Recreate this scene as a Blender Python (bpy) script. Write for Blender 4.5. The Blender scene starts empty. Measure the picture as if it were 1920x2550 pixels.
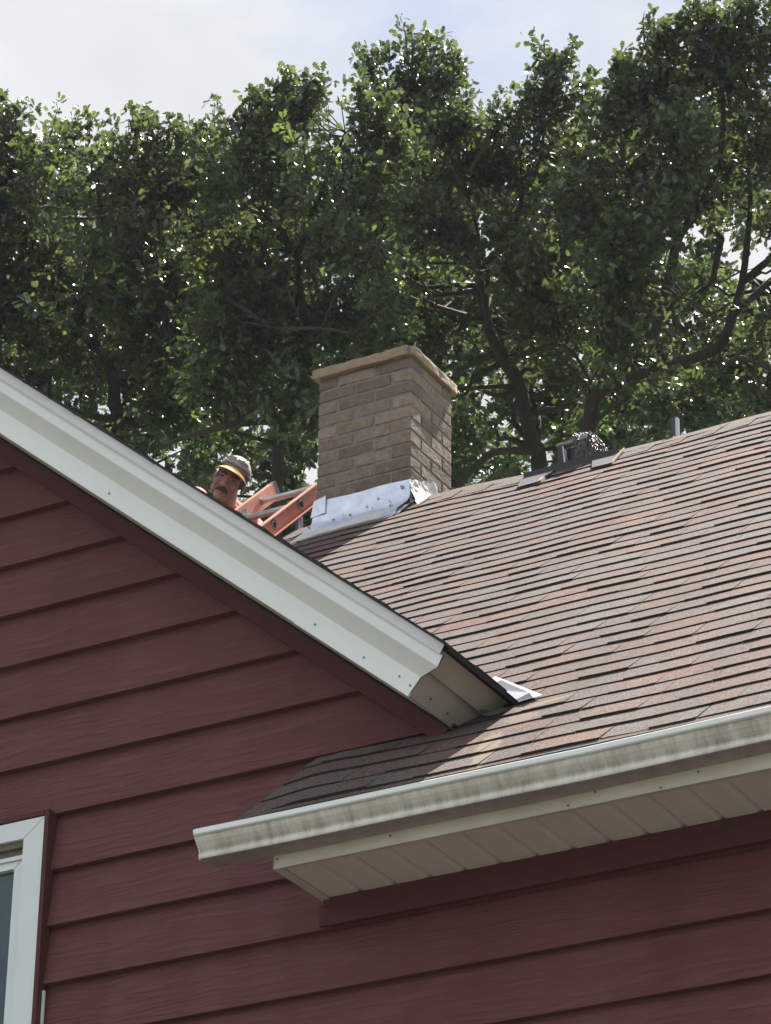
import bpy, bmesh, math, random
import numpy as np
from mathutils import Vector, Matrix

S = bpy.context.scene
COL = S.collection
RAD = math.radians

# ------------------------------------------------------------------ camera
CAM = np.array([0.0, -8.5, 1.6])
YAW, PIT, ROL = RAD(-29.67061), RAD(28.1388), RAD(0.78245)
FW = np.array([math.sin(YAW)*math.cos(PIT), math.cos(YAW)*math.cos(PIT), math.sin(PIT)])
_r = np.array([math.cos(YAW), -math.sin(YAW), 0.0]); _u = np.cross(_r, FW)
RT = math.cos(ROL)*_r + math.sin(ROL)*_u
UP = -math.sin(ROL)*_r + math.cos(ROL)*_u
FPX = 8336.0
cd = bpy.data.cameras.new("camera"); cam = bpy.data.objects.new("camera", cd); COL.objects.link(cam)
cd.sensor_fit = 'HORIZONTAL'; cd.sensor_width = 36.0; cd.lens = FPX/1920*36
cd.clip_start = 0.1; cd.clip_end = 3000
M = Matrix.Identity(4)
for i in range(3):
    M[i][0] = RT[i]; M[i][1] = UP[i]; M[i][2] = -FW[i]; M[i][3] = CAM[i]
cam.matrix_world = M
S.camera = cam

# ------------------------------------------------------------------ sky, sun, exposure
SUN_EL, SUN_AZ = RAD(61), RAD(6)          # azimuth measured from +Y towards +X (behind the house)
W = bpy.data.worlds.new("World"); S.world = W; W.use_nodes = True
nt = W.node_tree; nt.nodes.clear(); N = nt.nodes.new; L = nt.links.new
out = N('ShaderNodeOutputWorld'); bg = N('ShaderNodeBackground')
sky = N('ShaderNodeTexSky'); sky.sky_type = 'NISHITA'; sky.sun_disc = False
sky.sun_elevation = SUN_EL; sky.sun_rotation = SUN_AZ
sky.air_density = 1.0; sky.dust_density = 1.2; sky.ozone_density = 1.0
tc = N('ShaderNodeTexCoord'); mp = N('ShaderNodeMapping'); mp.inputs['Scale'].default_value = (1.0, 1.0, 1.8)
mp.inputs['Location'].default_value = (0.35, 0.2, 0.1)
cn = N('ShaderNodeTexNoise'); cn.inputs['Scale'].default_value = 4.2; cn.inputs['Detail'].default_value = 7; cn.inputs['Roughness'].default_value = 0.55
cr = N('ShaderNodeValToRGB'); cr.color_ramp.elements[0].position = 0.36; cr.color_ramp.elements[1].position = 0.54
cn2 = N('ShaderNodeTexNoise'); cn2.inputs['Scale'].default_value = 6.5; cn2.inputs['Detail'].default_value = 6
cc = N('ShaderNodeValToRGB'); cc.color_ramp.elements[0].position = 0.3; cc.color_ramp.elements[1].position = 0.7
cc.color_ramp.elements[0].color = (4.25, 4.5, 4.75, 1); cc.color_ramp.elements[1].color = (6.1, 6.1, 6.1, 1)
mx = N('ShaderNodeMix'); mx.data_type = 'RGBA'
L(tc.outputs['Generated'], mp.inputs['Vector']); L(mp.outputs[0], cn.inputs['Vector']); L(mp.outputs[0], cn2.inputs['Vector'])
L(cn.outputs['Fac'], cr.inputs['Fac']); L(cn2.outputs['Fac'], cc.inputs['Fac'])
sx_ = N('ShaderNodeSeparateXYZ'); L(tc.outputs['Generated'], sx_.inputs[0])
fr = N('ShaderNodeMapRange'); fr.inputs[1].default_value = .25; fr.inputs[2].default_value = -.7; fr.inputs[3].default_value = 1.0; fr.inputs[4].default_value = 1.75  # clouds brightened behind the camera to add fill on the house front
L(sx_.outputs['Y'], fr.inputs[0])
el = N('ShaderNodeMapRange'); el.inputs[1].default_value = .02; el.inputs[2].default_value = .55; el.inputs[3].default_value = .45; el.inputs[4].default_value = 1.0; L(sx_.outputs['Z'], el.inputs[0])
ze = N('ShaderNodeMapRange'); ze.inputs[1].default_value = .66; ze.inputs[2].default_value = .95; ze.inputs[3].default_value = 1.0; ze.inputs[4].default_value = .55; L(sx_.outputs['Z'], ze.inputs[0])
ez = N('ShaderNodeMath'); ez.operation = 'MULTIPLY'; L(el.outputs[0], ez.inputs[0]); L(ze.outputs[0], ez.inputs[1])  # clouds dimmed low down and overhead to shape that fill
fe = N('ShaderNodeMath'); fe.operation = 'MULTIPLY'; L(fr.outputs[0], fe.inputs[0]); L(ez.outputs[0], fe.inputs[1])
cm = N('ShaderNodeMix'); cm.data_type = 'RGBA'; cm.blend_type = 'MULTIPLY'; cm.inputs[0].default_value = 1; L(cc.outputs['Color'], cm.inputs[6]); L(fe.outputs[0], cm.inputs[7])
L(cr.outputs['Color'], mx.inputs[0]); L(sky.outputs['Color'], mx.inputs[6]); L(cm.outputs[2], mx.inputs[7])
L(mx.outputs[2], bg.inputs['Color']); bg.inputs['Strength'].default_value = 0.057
L(bg.outputs[0], out.inputs[0])

sl = bpy.data.lights.new("sun", 'SUN'); sl.energy = 5.0; sl.angle = RAD(0.5); sl.color = (1.0, 0.94, 0.86)
so = bpy.data.objects.new("sun", sl); COL.objects.link(so)
sd = Vector((math.sin(SUN_AZ)*math.cos(SUN_EL), math.cos(SUN_AZ)*math.cos(SUN_EL), math.sin(SUN_EL)))
so.location = sd*60; so.rotation_euler = sd.to_track_quat('Z', 'Y').to_euler()

S.view_settings.view_transform = 'Standard'; S.view_settings.look = 'None'
S.view_settings.exposure = 1.5; S.view_settings.gamma = 1.0
S.render.engine = 'CYCLES'
S.cycles.max_bounces = 6; S.cycles.transmission_bounces = 4; S.cycles.transparent_max_bounces = 6

# ------------------------------------------------------------------ helpers
class MB:
    """collects faces; build() links them as ONE mesh object"""
    def __init__(self): self.v = []; self.f = []; self.t = []; self.sm = []; self.mi = []
    def face(self, pts, tint=0.5, smooth=False, mi=0):
        n = len(self.v); self.v += [tuple(float(c) for c in p) for p in pts]
        self.f.append(tuple(range(n, n+len(pts)))); self.t.append(tint); self.sm.append(smooth); self.mi.append(mi)
    def mesh(self, verts, faces, tint=0.5, smooth=False, mi=0):
        n = len(self.v); self.v += [tuple(float(c) for c in p) for p in verts]
        for f in faces:
            self.f.append(tuple(n+i for i in f)); self.t.append(tint); self.sm.append(smooth); self.mi.append(mi)
    def hexa(self, p, tint=0.5, mi=0):
        """8 points: bottom ring then top ring"""
        self.mesh(p, [(3,2,1,0),(4,5,6,7),(0,1,5,4),(1,2,6,5),(2,3,7,6),(3,0,4,7)], tint, False, mi)
    def box(self, a, b, tint=0.5, mi=0):
        x0,y0,z0 = a; x1,y1,z1 = b
        self.hexa([(x0,y0,z0),(x1,y0,z0),(x1,y1,z0),(x0,y1,z0),(x0,y0,z1),(x1,y0,z1),(x1,y1,z1),(x0,y1,z1)], tint, mi)
    def obox(self, c, ax, ay, az, tint=0.5, mi=0):
        """box round centre c with half-axis vectors"""
        c, ax, ay, az = (np.array(q, float) for q in (c, ax, ay, az))
        self.hexa([c-ax-ay-az, c+ax-ay-az, c+ax+ay-az, c-ax+ay-az, c-ax-ay+az, c+ax-ay+az, c+ax+ay+az, c-ax+ay+az], tint, mi)
    def sweep(self, prof, a, b, closed=False, cap=False, tint=0.5, smooth=False, mi=0):
        """profile points given as offsets (3-vectors), swept from a to b"""
        a, b = np.array(a, float), np.array(b, float); P = [np.array(q, float) for q in prof]; n = len(P)
        vs = [a+q for q in P]+[b+q for q in P]
        fs = [(i, (i+1) % n, n+(i+1) % n, n+i) for i in range(n if closed else n-1)]
        if cap: fs += [tuple(range(n-1, -1, -1)), tuple(range(n, 2*n))]
        self.mesh(vs, fs, tint, smooth, mi)
    def tube(self, pts, rad, seg=10, cap=True, tint=0.5, mi=0, wob=0.0, rng=None):
        pts = [np.array(p, float) for p in pts]; n = len(pts)
        if not hasattr(rad, '__len__'): rad = [rad]*n
        base = len(self.v); prev = None
        for i, p in enumerate(pts):
            d = pts[min(i+1, n-1)]-pts[max(i-1, 0)]; d = d/(np.linalg.norm(d)+1e-9)
            if prev is None:
                h = np.array([0,0,1.]) if abs(d[2]) < .9 else np.array([1.,0,0])
                u = np.cross(d, h); u /= np.linalg.norm(u)
            else:
                u = prev-d*np.dot(prev, d); u /= np.linalg.norm(u)+1e-9
            prev = u; w = np.cross(d, u)
            for k in range(seg):
                a = 2*math.pi*k/seg; r = rad[i]*(1+(rng.uniform(-wob, wob) if rng else 0))
                self.v.append(tuple(p+u*math.cos(a)*r+w*math.sin(a)*r))
        for i in range(n-1):
            for k in range(seg):
                k2 = (k+1) % seg
                self.f.append((base+i*seg+k, base+i*seg+k2, base+(i+1)*seg+k2, base+(i+1)*seg+k)); self.t.append(tint); self.sm.append(True); self.mi.append(mi)
        if cap:
            self.f.append(tuple(base+k for k in range(seg-1, -1, -1))); self.t.append(tint); self.sm.append(False); self.mi.append(mi)
            self.f.append(tuple(base+(n-1)*seg+k for k in range(seg))); self.t.append(tint); self.sm.append(False); self.mi.append(mi)
    def build(self, name, m, parent=None, bevel=0.0):
        me = bpy.data.meshes.new(name); me.from_pydata(self.v, [], self.f)
        me.polygons.foreach_set('use_smooth', self.sm)
        me.polygons.foreach_set('material_index', self.mi)
        at = me.attributes.new('tint', 'FLOAT', 'FACE'); at.data.foreach_set('value', self.t)
        for q in (m if isinstance(m, (list, tuple)) else [m]): me.materials.append(q)
        o = bpy.data.objects.new(name, me); COL.objects.link(o)
        if parent is not None: o.parent = parent
        if bevel:
            bv = o.modifiers.new('bevel', 'BEVEL'); bv.width = bevel; bv.segments = 2; bv.limit_method = 'ANGLE'
        me.update()
        return o

def recalc(o):
    bm = bmesh.new(); bm.from_mesh(o.data); bmesh.ops.recalc_face_normals(bm, faces=bm.faces); bm.to_mesh(o.data); bm.free()
    return o
def empty(name, loc=(0,0,0)):
    o = bpy.data.objects.new(name, None); COL.objects.link(o); o.location = loc; o.empty_display_size = .2
    return o
def tag(o, label=None, cat=None, group=None, kind=None):
    if label: o['label'] = label
    if cat: o['category'] = cat
    if group: o['group'] = group
    if kind: o['kind'] = kind
    return o
def reparent(o, root):
    """child meshes are written in world coordinates; keep them there under a root that is not at the origin"""
    o.parent = root; o.matrix_parent_inverse = Matrix.Translation(root.location).inverted()
    return o
def at(px, py, depth):
    """a point of the place seen in direction (px, py) of the photo, 'depth' metres in front of the lens"""
    return CAM + (FW + RT*(px-960)/FPX - UP*(py-1275)/FPX)*depth

# ------------------------------------------------------------------ materials
def mat(name, col, rough=0.6, metal=0.0, spec=0.5, var=0.0, vscale=6.0, vcol=None, bump=0.0, bscale=40.0, bstretch=(1,1,1), tint=0.0, stretch=(1,1,1)):
    m = bpy.data.materials.new(name); m.use_nodes = True; nt = m.node_tree; N = nt.nodes.new; L = nt.links.new
    p = nt.nodes['Principled BSDF']; p.inputs['Roughness'].default_value = rough; p.inputs['Metallic'].default_value = metal
    p.inputs['Specular IOR Level'].default_value = spec
    p.inputs['Base Color'].default_value = (*col, 1)
    tc = N('ShaderNodeTexCoord'); cur = None
    if var > 0 or vcol:
        mp = N('ShaderNodeMapping'); mp.inputs['Scale'].default_value = stretch; L(tc.outputs['Object'], mp.inputs[0])
        n = N('ShaderNodeTexNoise'); n.inputs['Scale'].default_value = vscale; n.inputs['Detail'].default_value = 6; n.inputs['Roughness'].default_value = .65
        L(mp.outputs[0], n.inputs['Vector'])
        r = N('ShaderNodeValToRGB'); r.color_ramp.elements[0].position = .3; r.color_ramp.elements[1].position = .72
        c2 = vcol or tuple(min(1, c*(1+var)) for c in col); c1 = col if vcol else tuple(c*(1-var) for c in col)
        r.color_ramp.elements[0].color = (*c1, 1); r.color_ramp.elements[1].color = (*c2, 1)
        L(n.outputs['Fac'], r.inputs['Fac']); cur = r.outputs['Color']
    if tint > 0:
        a = N('ShaderNodeAttribute'); a.attribute_name = 'tint'
        mr = N('ShaderNodeMapRange'); mr.inputs[3].default_value = 1-tint; mr.inputs[4].default_value = 1+tint
        L(a.outputs['Fac'], mr.inputs[0])
        mm = N('ShaderNodeMix'); mm.data_type = 'RGBA'; mm.blend_type = 'MULTIPLY'; mm.inputs[0].default_value = 1
        if cur: L(cur, mm.inputs[6])
        else: mm.inputs[6].default_value = (*col, 1)
        L(mr.outputs[0], mm.inputs[7]); cur = mm.outputs[2]
    if cur: L(cur, p.inputs['Base Color'])
    if bump > 0:
        mp2 = N('ShaderNodeMapping'); mp2.inputs['Scale'].default_value = bstretch; L(tc.outputs['Object'], mp2.inputs[0])
        n2 = N('ShaderNodeTexNoise'); n2.inputs['Scale'].default_value = bscale; n2.inputs['Detail'].default_value = 5
        L(mp2.outputs[0], n2.inputs['Vector'])
        b = N('ShaderNodeBump'); b.inputs['Strength'].default_value = 1.0; b.inputs['Distance'].default_value = bump
        L(n2.outputs['Fac'], b.inputs['Height']); L(b.outputs[0], p.inputs['Normal'])
    return m

def shingle_mat(name, stains=()):
    m = bpy.data.materials.new(name); m.use_nodes = True; nt = m.node_tree; N = nt.nodes.new; L = nt.links.new
    p = nt.nodes['Principled BSDF']; p.inputs['Roughness'].default_value = .92; p.inputs['Specular IOR Level'].default_value = .2
    a = N('ShaderNodeAttribute'); a.attribute_name = 'tint'
    tc = N('ShaderNodeTexCoord')
    big = N('ShaderNodeTexNoise'); big.inputs['Scale'].default_value = 7; big.inputs['Detail'].default_value = 6; big.inputs['Roughness'].default_value = .65; L(tc.outputs['Object'], big.inputs['Vector'])
    ad = N('ShaderNodeMath'); ad.operation = 'MULTIPLY_ADD'; ad.inputs[1].default_value = 1.3; ad.inputs[2].default_value = -.56; L(big.outputs['Fac'], ad.inputs[0])
    am = N('ShaderNodeMath'); am.operation = 'MULTIPLY'; am.inputs[1].default_value = .85; L(a.outputs['Fac'], am.inputs[0])
    ad2 = N('ShaderNodeMath'); ad2.operation = 'ADD'; L(am.outputs[0], ad2.inputs[0]); L(ad.outputs[0], ad2.inputs[1])
    r = N('ShaderNodeValToRGB'); e = r.color_ramp.elements
    e[0].position = 0; e[0].color = (0.101,0.087,0.085,1); e[1].position = 1; e[1].color = (0.137,0.076,0.060,1)
    for pos, c in ((.22,(0.102,0.086,0.083)), (.42,(0.098,0.074,0.068)), (.62,(0.102,0.070,0.062)), (.8,(0.115,0.071,0.059))):
        q = e.new(pos); q.color = (*c, 1)
    L(ad2.outputs[0], r.inputs['Fac'])
    g = N('ShaderNodeTexNoise'); g.inputs['Scale'].default_value = 105; g.inputs['Detail'].default_value = 3; g.inputs['Roughness'].default_value = .8; L(tc.outputs['Object'], g.inputs['Vector'])
    gr = N('ShaderNodeMapRange'); gr.inputs[1].default_value = .32; gr.inputs[2].default_value = .68; gr.inputs[3].default_value = .22; gr.inputs[4].default_value = 1.98; L(g.outputs['Fac'], gr.inputs[0])
    mm = N('ShaderNodeMix'); mm.data_type = 'RGBA'; mm.blend_type = 'MULTIPLY'; mm.inputs[0].default_value = 1
    L(r.outputs['Color'], mm.inputs[6]); L(gr.outputs[0], mm.inputs[7]); col = mm.outputs[2]
    # weathering: faint streaks running down the slope
    mp = N('ShaderNodeMapping'); mp.inputs['Scale'].default_value = (3.2,.5,.5); L(tc.outputs['Object'], mp.inputs[0])
    w = N('ShaderNodeTexNoise'); w.inputs['Scale'].default_value = 1; w.inputs['Detail'].default_value = 5; L(mp.outputs[0], w.inputs['Vector'])
    wr = N('ShaderNodeMapRange'); wr.inputs[1].default_value = .3; wr.inputs[2].default_value = .7; wr.inputs[3].default_value = .84; wr.inputs[4].default_value = 1.12; L(w.outputs['Fac'], wr.inputs[0])
    m2 = N('ShaderNodeMix'); m2.data_type = 'RGBA'; m2.blend_type = 'MULTIPLY'; m2.inputs[0].default_value = 1; L(col, m2.inputs[6]); L(wr.outputs[0], m2.inputs[7]); col = m2.outputs[2]
    if stains:      # tan sealant worked into the granules below the gable's eave
        sn = N('ShaderNodeTexNoise'); sn.inputs['Scale'].default_value = 55; sn.inputs['Detail'].default_value = 5; L(tc.outputs['Object'], sn.inputs['Vector'])
        for (x, y, la, lb, ang, k) in stains:
            # distance in the ellipse's own axes
            s = N('ShaderNodeVectorMath'); s.operation = 'SUBTRACT'; L(tc.outputs['Object'], s.inputs[0]); s.inputs[1].default_value = (x, y, 0)
            ds = []
            for ax, l in (((math.cos(ang), math.sin(ang), 0), la), ((-math.sin(ang), math.cos(ang), 0), lb)):
                d = N('ShaderNodeVectorMath'); d.operation = 'DOT_PRODUCT'; L(s.outputs[0], d.inputs[0]); d.inputs[1].default_value = tuple(c/l for c in ax)
                q = N('ShaderNodeMath'); q.operation = 'POWER'; ab = N('ShaderNodeMath'); ab.operation = 'ABSOLUTE'; L(d.outputs['Value'], ab.inputs[0]); L(ab.outputs[0], q.inputs[0]); q.inputs[1].default_value = 2; ds.append(q)
            su = N('ShaderNodeMath'); su.operation = 'ADD'; L(ds[0].outputs[0], su.inputs[0]); L(ds[1].outputs[0], su.inputs[1])
            n2 = N('ShaderNodeMath'); n2.operation = 'MULTIPLY_ADD'; L(sn.outputs['Fac'], n2.inputs[0]); n2.inputs[1].default_value = 2.6; L(su.outputs[0], n2.inputs[2])
            f = N('ShaderNodeMapRange'); f.inputs[1].default_value = 2.35; f.inputs[2].default_value = 2.05; f.inputs[3].default_value = 0; f.inputs[4].default_value = k; L(n2.outputs[0], f.inputs[0])
            mx = N('ShaderNodeMix'); mx.data_type = 'RGBA'; L(f.outputs[0], mx.inputs[0]); L(col, mx.inputs[6]); mx.inputs[7].default_value = (0.194,0.149,0.112,1); col = mx.outputs[2]
    L(col, p.inputs['Base Color'])
    b = N('ShaderNodeBump'); b.inputs['Strength'].default_value = .6; b.inputs['Distance'].default_value = .0022
    L(g.outputs['Fac'], b.inputs['Height']); L(b.outputs[0], p.inputs['Normal'])
    return m

def siding_mat(name, col):
    m = bpy.data.materials.new(name); m.use_nodes = True; nt = m.node_tree; N = nt.nodes.new; L = nt.links.new
    p = nt.nodes['Principled BSDF']; p.inputs['Roughness'].default_value = .65; p.inputs['Specular IOR Level'].default_value = .22
    tc = N('ShaderNodeTexCoord')
    a = N('ShaderNodeAttribute'); a.attribute_name = 'tint'
    # grain: each board shifted, stretched along the board
    cx = N('ShaderNodeCombineXYZ'); ml = N('ShaderNodeMath'); ml.operation = 'MULTIPLY'; ml.inputs[1].default_value = 37.0
    L(a.outputs['Fac'], ml.inputs[0]); L(ml.outputs[0], cx.inputs[0])
    va = N('ShaderNodeVectorMath'); va.operation = 'ADD'; L(tc.outputs['Object'], va.inputs[0]); L(cx.outputs[0], va.inputs[1])
    wn = N('ShaderNodeTexNoise'); wn.inputs['Scale'].default_value = 2.6; wn.inputs['Detail'].default_value = 2; L(va.outputs[0], wn.inputs['Vector'])
    mw = N('ShaderNodeVectorMath'); mw.operation = 'SCALE'; mw.inputs['Scale'].default_value = .05; L(wn.outputs['Color'], mw.inputs[0])
    va2 = N('ShaderNodeVectorMath'); va2.operation = 'ADD'; L(va.outputs[0], va2.inputs[0]); L(mw.outputs[0], va2.inputs[1])
    mp = N('ShaderNodeMapping'); mp.inputs['Scale'].default_value = (4, 4, 68); L(va2.outputs[0], mp.inputs[0])
    g = N('ShaderNodeTexNoise'); g.inputs['Scale'].default_value = 1.0; g.inputs['Detail'].default_value = 4; g.inputs['Roughness'].default_value = .6; L(mp.outputs[0], g.inputs['Vector'])
    rg = N('ShaderNodeValToRGB'); rg.color_ramp.elements[0].position = .36; rg.color_ramp.elements[1].position = .56
    L(g.outputs['Fac'], rg.inputs['Fac'])
    b = N('ShaderNodeBump'); b.inputs['Strength'].default_value = 1; b.inputs['Distance'].default_value = .0042
    L(rg.outputs['Color'], b.inputs['Height']); L(b.outputs[0], p.inputs['Normal'])
    # fading in soft vertical streaks
    mp2 = N('ShaderNodeMapping'); mp2.inputs['Scale'].default_value = (5, 1, .7); L(tc.outputs['Object'], mp2.inputs[0])
    f = N('ShaderNodeTexNoise'); f.inputs['Scale'].default_value = 1.0; f.inputs['Detail'].default_value = 5; L(mp2.outputs[0], f.inputs['Vector'])
    r = N('ShaderNodeValToRGB'); r.color_ramp.elements[0].position = .3; r.color_ramp.elements[1].position = .75
    r.color_ramp.elements[0].color = (col[0]*.88, col[1]*.86, col[2]*.86, 1); r.color_ramp.elements[1].color = (col[0]*1.12, col[1]*1.2, col[2]*1.2, 1)
    L(f.outputs['Fac'], r.inputs['Fac']); L(r.outputs['Color'], p.inputs['Base Color'])
    return m

def leaf_mat(name, col, tcol, tf=.4):
    m = bpy.data.materials.new(name); m.use_nodes = True; nt = m.node_tree; N = nt.nodes.new; L = nt.links.new
    p = nt.nodes['Principled BSDF']; p.inputs['Roughness'].default_value = .30; p.inputs['Specular IOR Level'].default_value = .8
    a = N('ShaderNodeAttribute'); a.attribute_name = 'tint'
    r = N('ShaderNodeValToRGB'); e = r.color_ramp.elements
    e[0].color = (*[c*.6 for c in col], 1); e[1].color = (col[0]*2.3, col[1]*2.1, col[2]*1.5, 1)
    L(a.outputs['Fac'], r.inputs['Fac']); L(r.outputs['Color'], p.inputs['Base Color'])
    t = N('ShaderNodeBsdfTranslucent'); r2 = N('ShaderNodeValToRGB'); e = r2.color_ramp.elements
    e[0].color = (*[c*.4 for c in tcol], 1); e[1].color = (tcol[0]*1.8, tcol[1]*1.6, tcol[2]*1.2, 1)
    L(a.outputs['Fac'], r2.inputs['Fac']); L(r2.outputs['Color'], t.inputs['Color'])
    ms = N('ShaderNodeMixShader'); ms.inputs[0].default_value = tf
    L(p.outputs[0], ms.inputs[1]); L(t.outputs[0], ms.inputs[2]); L(ms.outputs[0], nt.nodes['Material Output'].inputs['Surface'])
    return m

def gutter_mat(name):
    """white aluminium with brown run-off streaks"""
    m = bpy.data.materials.new(name); m.use_nodes = True; nt = m.node_tree; N = nt.nodes.new; L = nt.links.new
    p = nt.nodes['Principled BSDF']; p.inputs['Roughness'].default_value = .5
    tc = N('ShaderNodeTexCoord')
    sp = N('ShaderNodeSeparateXYZ'); L(tc.outputs['Object'], sp.inputs[0])
    mp = N('ShaderNodeMapping'); mp.inputs['Scale'].default_value = (9, 1, 2.2); L(tc.outputs['Object'], mp.inputs[0])
    n = N('ShaderNodeTexNoise'); n.inputs['Scale'].default_value = 3; n.inputs['Detail'].default_value = 8; n.inputs['Roughness'].default_value = .7; L(mp.outputs[0], n.inputs['Vector'])
    # dirt gathers in two bands along the ogee (below the lip, and where the bulge turns under)
    bands = None
    for z0, w in ((5.584, .013), (5.546, .014)):
        s = N('ShaderNodeMath'); s.operation = 'SUBTRACT'; L(sp.outputs['Z'], s.inputs[0]); s.inputs[1].default_value = z0
        ab = N('ShaderNodeMath'); ab.operation = 'ABSOLUTE'; L(s.outputs[0], ab.inputs[0])
        mr = N('ShaderNodeMapRange'); mr.inputs[1].default_value = 0; mr.inputs[2].default_value = w; mr.inputs[3].default_value = 1; mr.inputs[4].default_value = 0; L(ab.outputs[0], mr.inputs[0])
        if bands is None: bands = mr
        else:
            mxx = N('ShaderNodeMath'); mxx.operation = 'MAXIMUM'; L(bands.outputs[0], mxx.inputs[0]); L(mr.outputs[0], mxx.inputs[1]); bands = mxx
    k = N('ShaderNodeMath'); k.operation = 'MULTIPLY_ADD'; L(bands.outputs[0], k.inputs[0]); k.inputs[1].default_value = .24; L(n.outputs['Fac'], k.inputs[2])
    r = N('ShaderNodeValToRGB'); e = r.color_ramp.elements
    e[0].position = .42; e[0].color = (.75,.74,.68,1); e[1].position = .9; e[1].color = (.28,.225,.165,1)
    q = e.new(.62); q.color = (.56,.54,.48,1)
    L(k.outputs[0], r.inputs['Fac']); L(r.outputs['Color'], p.inputs['Base Color'])
    return m

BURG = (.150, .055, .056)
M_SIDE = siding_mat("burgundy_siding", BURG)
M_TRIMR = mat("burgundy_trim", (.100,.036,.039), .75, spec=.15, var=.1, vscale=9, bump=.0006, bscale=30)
M_SHING = shingle_mat("asphalt_shingle")
M_SHINGM = shingle_mat("asphalt_shingle_main", ((-4.325,-.265,.15,.040,-1.25,1.0),(-4.285,-.40,.11,.026,-1.35,.9),(-4.335,-.02,.07,.05,-.6,.75),(-4.30,.075,.10,.022,.25,.9)))
M_SHEDGE = mat("shingle_edge_asphalt", (.03,.028,.03), .9, bump=.002, bscale=120)
M_WHITE = mat("white_aluminium", (.78,.80,.79), .42, var=.035, vscale=3, bump=.003, bscale=3.2)
M_CREAM = mat("cream_aluminium", (.70,.67,.59), .5, vcol=(.56,.51,.43), vscale=7, stretch=(1,1,1))
M_SOFF = mat("cream_soffit_vinyl", (.80,.75,.68), .5, var=.05, vscale=4)
M_GUT = gutter_mat("stained_gutter_aluminium")
M_GUTB = mat("mottled_gutter_underside", (.44,.40,.38), .6, vcol=(.30,.265,.25), vscale=22, stretch=(1,1,1))  # browner, darker tone than the gutter front
M_LIP = mat("gutter_lip_white", (.80,.82,.81), .4, var=.04, vscale=8)
M_TAN = mat("tan_aluminium", (.45,.42,.385), .42, vcol=(.34,.315,.29), vscale=5)
M_DRIP = mat("drip_edge_aluminium", (.70,.71,.74), .38, var=.05, vscale=6, stretch=(1,1,1))
M_FLASH = mat("galvanised_sheet", (.70,.76,.86), .32, metal=.6, vcol=(.48,.53,.62), vscale=16, bump=.0025, bscale=9)
M_FOIL = mat("crumpled_foil", (.58,.55,.52), .48, metal=.7, bump=.006, bscale=22)
M_SEAL = mat("weathered_sealant", (.66,.65,.64), .6, vcol=(.45,.43,.41), vscale=18, bump=.003, bscale=40)
M_MORT = mat("grey_mortar", (.19,.182,.175), .9, var=.25, vscale=30, bump=.006, bscale=60)
M_BRICK = mat("brown_brick", (.20,.152,.118), .85, var=.3, vscale=26, bump=.006, bscale=60, tint=.36)
M_STONE = mat("tan_cast_stone", (.33,.26,.185), .85, vcol=(.25,.19,.13), vscale=24, bump=.01, bscale=32)
M_DARK = mat("black_steel", (.016,.016,.018), .4, metal=.3, var=.3, vscale=30, bump=.0005, bscale=90)
M_STEEL = mat("bare_steel", (.45,.45,.46), .35, metal=.9, var=.15, vscale=40)
M_CHAIN = mat("chain_steel", (.17,.165,.16), .42, metal=.85, var=.2, vscale=60)
M_PIPE = mat("worn_pipe", (.26,.24,.26), .32, metal=.75, vcol=(.16,.12,.12), vscale=30)
M_ORANGE = mat("orange_fibreglass", (.72,.29,.215), .5, vcol=(.58,.21,.155), vscale=14, bump=.0004, bscale=120)
M_ALU = mat("dull_aluminium", (.46,.45,.44), .42, metal=.75, var=.2, vscale=30, stretch=(1,1,1))
M_RING = mat("rung_ferrule", (.30,.29,.28), .4, metal=.8)
M_BLACK = mat("black_painted_shade", (.012,.012,.014), .8)  # flat black put in for the shade of gaps and hollows
M_PAPER = mat("label_paper", (.62,.60,.56), .6, var=.06, vscale=60)
M_INK = mat("label_ink", (.02,.02,.02), .6)
M_WOOD = mat("raw_plywood_edge", (.24,.165,.10), .8, var=.3, vscale=60)
M_SCREW = mat("screw_head", (.14,.14,.15), .45, metal=.7)
M_GLASS = mat("window_glass", (.035,.055,.05), .06, spec=.8, vcol=(.075,.10,.095), vscale=2.2)  # opaque pane; the greenish reflection is put into the colour
M_BLIND = mat("room_shade", (.10,.13,.12), .8, var=.4, vscale=3)
M_VINYL = mat("white_window_vinyl", (.68,.74,.74), .38, var=.03, vscale=5)
M_VDIRT = mat("dirty_window_channel", (.20,.18,.13), .8, vcol=(.09,.08,.06), vscale=30)
M_BARK = mat("oak_bark", (.060,.050,.045), .95, vcol=(.03,.026,.024), vscale=10, bump=.03, bscale=14, bstretch=(1,1,.3), stretch=(3,3,.6))
M_LEAF = leaf_mat("oak_leaf", (.022,.035,.025), (.135,.20,.065), .34)
M_LEAF2 = leaf_mat("oak_leaf_painted_sun", (.028,.042,.034), (.12,.18,.075), .34)  # paler leaf copy for the back oaks; sunlight put into the colour
M_BOUNCE = mat("bounce_paving", (.075,.069,.063), .9, var=.15, vscale=1.5, bump=.004, bscale=40)
M_GRASS = mat("lawn_grass", (.06,.10,.03), .9, var=.4, vscale=2.5, bump=.03, bscale=30)
M_SKIN = mat("sunburnt_skin", (.31,.17,.14), .6, vcol=(.20,.105,.09), vscale=26)
M_HAIR = mat("dark_hair", (.018,.014,.013), .6, bump=.002, bscale=200)
M_SHIRT = mat("coral_work_shirt", (.62,.15,.13), .8, var=.1, vscale=12, bump=.004, bscale=14)
M_JEAN = mat("blue_denim", (.035,.06,.13), .85, var=.25, vscale=30, bump=.002, bscale=60)
M_CAP = mat("faded_cap_cloth", (.40,.325,.315), .85, vcol=(.30,.235,.235), vscale=20, bump=.001, bscale=150)
M_CAPD = mat("dark_cap_cloth", (.14,.11,.12), .85, var=.2, vscale=20)
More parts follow.
